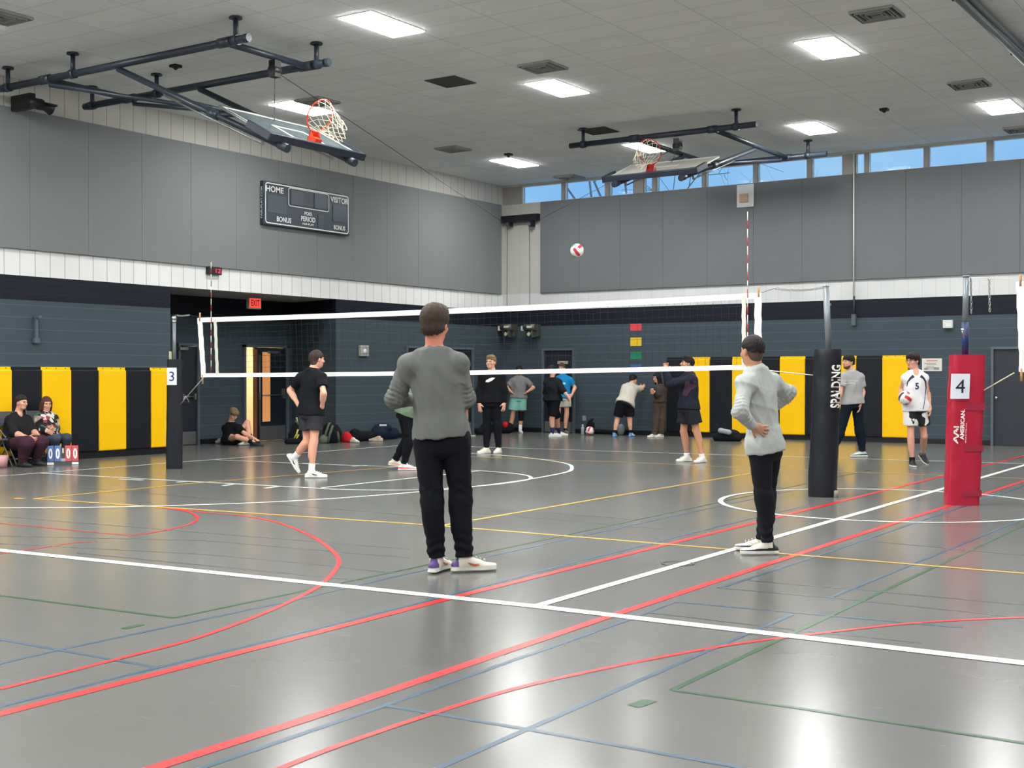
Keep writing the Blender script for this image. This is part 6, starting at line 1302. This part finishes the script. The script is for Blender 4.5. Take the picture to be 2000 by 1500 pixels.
# ================================================================== chairs, bags and small things
def chair(c, f, label):
    """folding chair: c floor centre, f facing"""
    f = f.normalized(); r = f.cross(UP).normalized(); t = thing('folding_chair', c, label, 'chair', 'folding chairs'); ms = mat('chair_seat_grey', (70, 72, 76), .6); mf = mat('chair_frame', (120, 118, 112), .4, metal=.6)
    def W(a, b, z): return c + r * a + f * b + UP * z
    def slab(p0, p1, p2, p3, th):
        m_ = MB(); n = (p1 - p0).cross(p3 - p0).normalized() * th; vs = [p0, p1, p2, p3, p0 + n, p1 + n, p2 + n, p3 + n]; m_.add(vs, [(3, 2, 1, 0), (4, 5, 6, 7), (0, 1, 5, 4), (1, 2, 6, 5), (2, 3, 7, 6), (3, 0, 4, 7)]); return m_
    slab(W(-.21, -.18, .43), W(.21, -.18, .43), W(.20, .22, .45), W(-.20, .22, .45), -.03).build('seat', ms, t, bevel=.008)
    slab(W(-.21, -.24, .62), W(.21, -.24, .62), W(.21, -.30, .86), W(-.21, -.30, .86), .02).build('backrest', ms, t, bevel=.008)
    for s_ in (-1, 1):
        m_ = MB(); m_.tube([W(s_ * .225, .30, .012), W(s_ * .225, .0, .46), W(s_ * .225, -.24, .64), W(s_ * .225, -.31, .88)], .012, 8); m_.build('front_leg', mf, t)
        m_ = MB(); m_.tube([W(s_ * .20, -.26, .012), W(s_ * .20, .12, .44)], .011, 8); m_.build('rear_leg', mf, t)
    m_ = MB(); m_.tube([W(-.225, .22, .12), W(.225, .22, .12)], .009, 8); m_.tube([W(-.2, -.2, .10), W(.2, -.2, .10)], .009, 8); m_.build('stretcher', mf, t); return t
pf = dirv(.83, -.55)
def under(P, b=-.02): p = (P['HI'][0] + P['HI'][1]) / 2; return V(p.x, p.y, 0) + pf * b
chair(under(P5, .04), pf, 'folding chair under the woman in the black top'); chair(under(P6, .04), pf, 'folding chair under the woman in the patterned hooded top')
chair(at(-24, 0.0, 19.75), pf, 'empty grey folding chair cut by the left edge beside the seated women')
# tabletop flip scoreboard on the floor
c = at(122, 0.0, 20.35); n_ = dirv(.35, -.94).normalized(); r_ = n_.cross(UP) * -1; r_ = UP.cross(n_).normalized()
t = thing('flip_scoreboard', c, 'tabletop flip score board showing 00 and 00 standing on the floor', 'flip scoreboard')
lean = (UP * .93 - n_ * .36).normalized(); nn_ = r_.cross(lean)
def FB(a, b, o=0): return c + n_ * .10 + r_ * a + lean * b + nn_ * o
def plate(a0, b0, a1, b1, o0, o1, name, m, par):
    mb = MB(); vs = [FB(a, b, o) for o in (o0, o1) for a, b in ((a0, b0), (a1, b0), (a1, b1), (a0, b1))]; mb.add(vs, [(3, 2, 1, 0), (4, 5, 6, 7), (0, 1, 5, 4), (1, 2, 6, 5), (2, 3, 7, 6), (3, 0, 4, 7)]); return mb.build(name, m, par)
plate(-.24, 0, .24, .30, -.006, 0, 'board', m_blk, t)
mb = MB(); q = [FB(-.24, 0, 0), FB(-.24, .30, 0), c - n_ * .16 - r_ * .24]; mb.prism([q[0], q[2], q[1]], r_ * .006)
q = [FB(.234, 0, 0), FB(.234, .30, 0), c - n_ * .16 + r_ * .234]; mb.prism([q[0], q[2], q[1]], r_ * .006); v_ = [FB(-.24, .30, 0), FB(.24, .30, 0), c - n_ * .16 + r_ * .24, c - n_ * .16 - r_ * .24]; mb.prism(v_, nn_ * .005); mb.build('stand', m_blk, t)
sb_, sr_ = mat('card_blue_score', (50, 92, 160), .5), mat('card_red_score', (190, 44, 52), .5)
for a, m_ in ((-.185, sb_), (-.075, sb_), (.085, sr_), (.190, sr_)):
    p_ = plate(a - .048, .06, a + .048, .325, .004, .010, 'score_card', m_, t); text_on('digit', '0', FB(a, .19, .010), r_, lean, .06, .18, printw, p_, .035)
text_on('set_digit', '1', FB(.005, .24, .004), r_, lean, .018, .08, mat('print_cream', (230, 206, 150), .5), t, .04); plate(-.03, .06, .04, .11, .0, .004, 'name_strip', mat('strip_grey', (150, 152, 156), .5), t)
for a in (-.185, .19): plate(a - .05, .005, a + .05, .045, .002, .006, 'label_strip', mat('strip_white', (214, 214, 214), .5), t)
# soft lumps: bags and shoes --------------------------------------------
def lump(name, prims, m, label, cat, group=None, seed=1, amp=.012, res=.012, parts=None, parent=None):
    F_ = Fld(res)
    for p in prims:
        if p[0] == 'e': F_.ell(p[1], p[2], p[3] if len(p) > 3 else None, .04)
        else: F_.cone(p[1], p[2], p[3], p[4], .04)
    Vv, Q = F_.mesh([lambda P: .002 - P[:, 2]], folds(amp, seed, [((1, 0, 0), 30), ((0, 1, .5), 34), ((0, 0, 1), 26)])); o = npmesh(name, Vv, Q, m, parent)
    if label: tag(o, label, cat, group)
    return o
def gp(px, d, z=0.0): return at(px, float(z), d)
AX = (RT, FW, UP)
m_bagb = cloth('bag_black', (18, 20, 26)); m_bagn = cloth('bag_navy', (22, 32, 52)); m_olive = cloth('bag_olive', (88, 98, 84)); m_bagr = cloth('bag_red', (186, 30, 34))
dL = lambda px: onX(px, 700, XL).dot(FW) - .35       # just in front of the left wall
def straps(parent, pts, r, m): mb = MB(); [mb.tube(p, r, 8) for p in pts]; return mb.build('strap', m, parent)
# dark backpack with yellow bits left of the black tee player
d = 26.6; o = thing('backpack', gp(574, d), 'black backpack with yellow green trim on the floor behind the black tee player', 'bag', 'bags along the left wall'); lump('bag_body', [('e', gp(577, d, .16), (.15, .12, .18), AX), ('e', gp(580, d, .32), (.10, .09, .14), AX)], m_bagb, None, None, seed=3, parent=o)
straps(o, [[gp(574, d - .12, .1), gp(579, d - .13, .2), gp(582, d - .1, .3)], [gp(578, d - .14, .08), gp(583, d - .14, .2)]], .018, mat('trim_lime', (190, 190, 80), .6)); straps(o, [[gp(578, d - .05, .48), gp(582, d - .06, .40), gp(579, d - .08, .55)]], .02, mat('trim_sage', (130, 150, 110), .6))
lump('shoe_bag', [('c', gp(562, d - .25, .06), gp(583, d - .25, .06), .07, .05)], m_bagb, 'dark shoe with a pale sole left of the yellow trimmed backpack', 'shoe', seed=4, amp=.006)
# olive backpack
d = 26.75; o = thing('backpack', gp(645, d), 'olive and black backpack standing against the left wall', 'bag', 'bags along the left wall'); lump('bag_body', [('e', gp(648, d, .2), (.20, .13, .22), AX), ('e', gp(645, d, .30), (.13, .11, .14), AX)], m_bagb, None, None, seed=6, parent=o)
straps(o, [[gp(634, d - .10, .02), gp(637, d - .15, .25), gp(643, d - .08, .42), gp(649, d, .42)], [gp(641, d - .14, .02), gp(644, d - .17, .2), gp(650, d - .1, .38)], [gp(662, d - .05, .04), gp(660, d - .1, .2), gp(653, d, .4)]], .026, m_olive)
lump('bag_pocket', [('e', gp(633, d - .1, .08), (.10, .09, .1), AX)], m_olive, None, None, seed=7, parent=o)
lump('red_pouch', [('e', gp(677, 27.1, .09), (.11, .08, .13), AX), ('e', gp(683, 27.1, .05), (.10, .08, .07), AX)], m_bagr, 'red drawstring bag between the olive backpack and a cream shoe', 'bag', 'bags along the left wall', 8)
lump('duffel_bag', [('c', gp(692, 27.35, .11), gp(722, 27.8, .10), .12, .11), ('e', gp(694, 27.35, .18), (.12, .1, .1), AX)], m_bagb, 'low black duffel bag behind the cream shoe and the tan shoe', 'bag', 'bags along the left wall', 9)
o = lump('duffel_bag', [('c', gp(738, 28.05, .16), gp(768, 28.55, .12), .15, .13), ('e', gp(747, 28.2, .26), (.20, .12, .10), AX)], m_bagn, 'navy duffel bag with a white mark next to the hidden player', 'bag', 'bags along the left wall', 10)
mb = MB(); mb.box(gp(748, 28.06, .33), (.16, .02, .04), Matrix.Rotation(.6, 3, 'Z')); mb.build('mark', mat('mark_pale', (190, 196, 200), .5), o)
lump('small_bag', [('e', gp(985 - 36, 30.6, .12), (.16, .12, .15), AX), ('e', gp(938, 30.5, .07), (.14, .1, .09), AX)], m_bagb, 'dark bag on the floor left of the man with the white emblem', 'bag', None, 12)
lump('gym_bag', [('c', gp(983, 31.2, .13), gp(994, 31.2, .13), .13, .13)], m_bagb, 'dark bag with a red pocket behind the man in mint shorts', 'bag', None, 13)
lump('red_pouch', [('e', gp(987, 31.1, .235), (.07, .06, .06), AX), ('e', gp(987, 31.1, .19), (.05, .05, .05), AX)], m_bagr, 'small red pouch on top of the dark bag near the mint shorts', 'pouch', None, 14, res=.009, amp=.004)
lump('small_bag', [('e', gp(1153, 31.0, .17), (.10, .09, .15), AX), ('c', gp(1152, 31, .3), gp(1158, 31, .36), .02, .015)], m_bagb, 'small black bag behind the volleyball on the floor', 'bag', None, 15)
lump('duffel_bag', [('c', gp(1165, 30.9, .06), gp(1196, 30.6, .05), .06, .06)], m_bagb, 'flat black bag between the floor volleyball and the leaning person', 'bag', None, 16, .006)
lump('grey_hat', [('e', gp(1213, 30.35, .13), (.09, .08, .14), AX)], mat('hat_grey', (120, 130, 134), .8), 'grey rounded bag standing between the feet of the leaning person', 'bag', None, 17, .004)
lump('duffel_bag', [('c', gp(1402, 27.6, .08), gp(1443, 27.4, .07), .10, .07), ('e', gp(1432, 27.5, .14), (.15, .12, .11), AX)], m_bagb, 'black bag by the pads behind the man in light grey', 'bag', None, 18)
o = lump('rolled_shirt', [('c', gp(1408, 27.45, .235), gp(1424, 27.4, .20), .055, .05)], mat('cloth_silver', (150, 156, 160), .6), 'silver grey rolled garment on top of the black bag by the pads', 'garment', None, 19, .012, .008)
def loose_shoe(px, d, td, m, sole, label, tilt=0):
    c = gp(px, d); td = dirv(*td).normalized(); side = td.cross(UP).normalized(); F_ = Fld(.006); h = c - td * .14; e = c + td * .14
    F_.loft(h + UP * .036, e + UP * .03, side, [(0, .032, .036), (.4, .038, .036), (.72, .05, .030), (1, .026, .022)], .02, cap=.02); F_.cone(c - td * .08 + UP * .05, c - td * .07 + UP * .10, .042, .036, .02, fb=True); F_.cone(c - td * .06 + UP * .08, c + td * .05 + UP * .04, .036, .03, .03)
    Vv, Q = F_.mesh([lambda P: .001 - P[:, 2]]); z = Vv[Q].mean(1)[:, 2]; o = npmesh('sports_shoe', Vv, Q, [m, sole], None, (z < .028).astype(int)); return tag(o, label, 'shoe', 'loose shoes on the floor')
loose_shoe(693, 26.85, (.6, -.7), MATS['shoe_ivory'], white_sole, 'cream shoe lying right of the red drawstring bag'); loose_shoe(734, 27.55, (-.95, .1), mat('shoe_tan', (186, 164, 142), .7), white_sole, 'tan shoe with a white sole in front of the navy duffel bag')
loose_shoe(441, 26.35, (.95, -.2), mat('shoe_silver', (150, 150, 146), .6), MATS['sole_grey'], 'grey shoe beside the blond person sitting on the floor'); loose_shoe(435, 26.5, (.9, .3), MATS['shoe_silver'], MATS['sole_grey'], 'grey shoe nearest the wall beside the seated blond person')
loose_shoe(477, 25.9, (-.5, -.8), MATS['shoe_ivory'], white_sole, 'pale shoe under the knee of the seated blond person')
lump('jacket', [('e', gp(428, 26.6, .03), (.18, .14, .04), AX)], m_bagb, 'dark garment on the floor left of the seated blond person', 'garment', None, 22, .006)
# pink bin at the left edge, water bottle
c = at(3, 0.0, 19.75); mb = MB(); mb.tube([c + UP * .005, c + UP * .19], [.085, .10], 24); tag(mb.build('pink_bucket', mat('plastic_pink', (206, 156, 152), .5)), 'pink container on the floor cut by the left edge of the photo', 'container')
c = at(1138, 0.0, 30.6); t = thing('water_bottle', c, 'clear water bottle standing beside the floor volleyball', 'bottle'); mb = MB(); mb.tube([c + UP * z for z in (.002, .02, .17, .20, .215)], [.036, .04, .04, .022, .018], 16); mb.build('body', mat('bottle_clear', (170, 182, 186), .15, alpha=.75), t); mb = MB(); mb.tube([c + UP * .215, c + UP * .245], .019, 14); mb.build('lid', mat('lid_pale', (210, 216, 220), .4), t)
# bare trees outside the clerestory
m_bark = mat('bark_grey', (150, 152, 152), .9, noise=.2)
def tree(x, y, h, label, seed, nb=2, r0=.17):
    rnd = random.Random(seed); mb = MB(); tips = []
    def grow(p, d, L, r, lv):
        q = p + d * L; m_ = p.lerp(q, .5) + V(rnd.uniform(-1, 1), rnd.uniform(-1, 1), 0) * L * .06; mb.tube([p, m_, q], [r, r * .86, r * .7], 7 if lv < 2 else 5, False)
        if lv >= 5: return
        for _ in range(nb if lv < 4 else 2):
            a = rnd.uniform(0, 6.28); b = rnd.uniform(.35, .85); u = d.orthogonal().normalized(); w_ = d.cross(u); nd_ = (d * math.cos(b) + (u * math.cos(a) + w_ * math.sin(a)) * math.sin(b) + UP * .12).normalized(); grow(q.lerp(p, rnd.uniform(0, .35)), nd_, L * rnd.uniform(.62, .82), r * .6, lv + 1)
    grow(V(x, y, 0), UP, h, r0, 0); return tag(mb.build('bare_tree', m_bark), label, 'tree', 'bare trees outside')
tree(-19.6, 33.5, 4.6, 'bare tree seen through the leftmost high window', 5, 3, .11); tree(-18.6, 41.5, 3.6, 'bare tree seen through the second high window', 8, 2, .05); tree(-17.0, 44.5, 3.7, 'bare tree seen through the high windows behind the far hoop', 13, 2, .045)
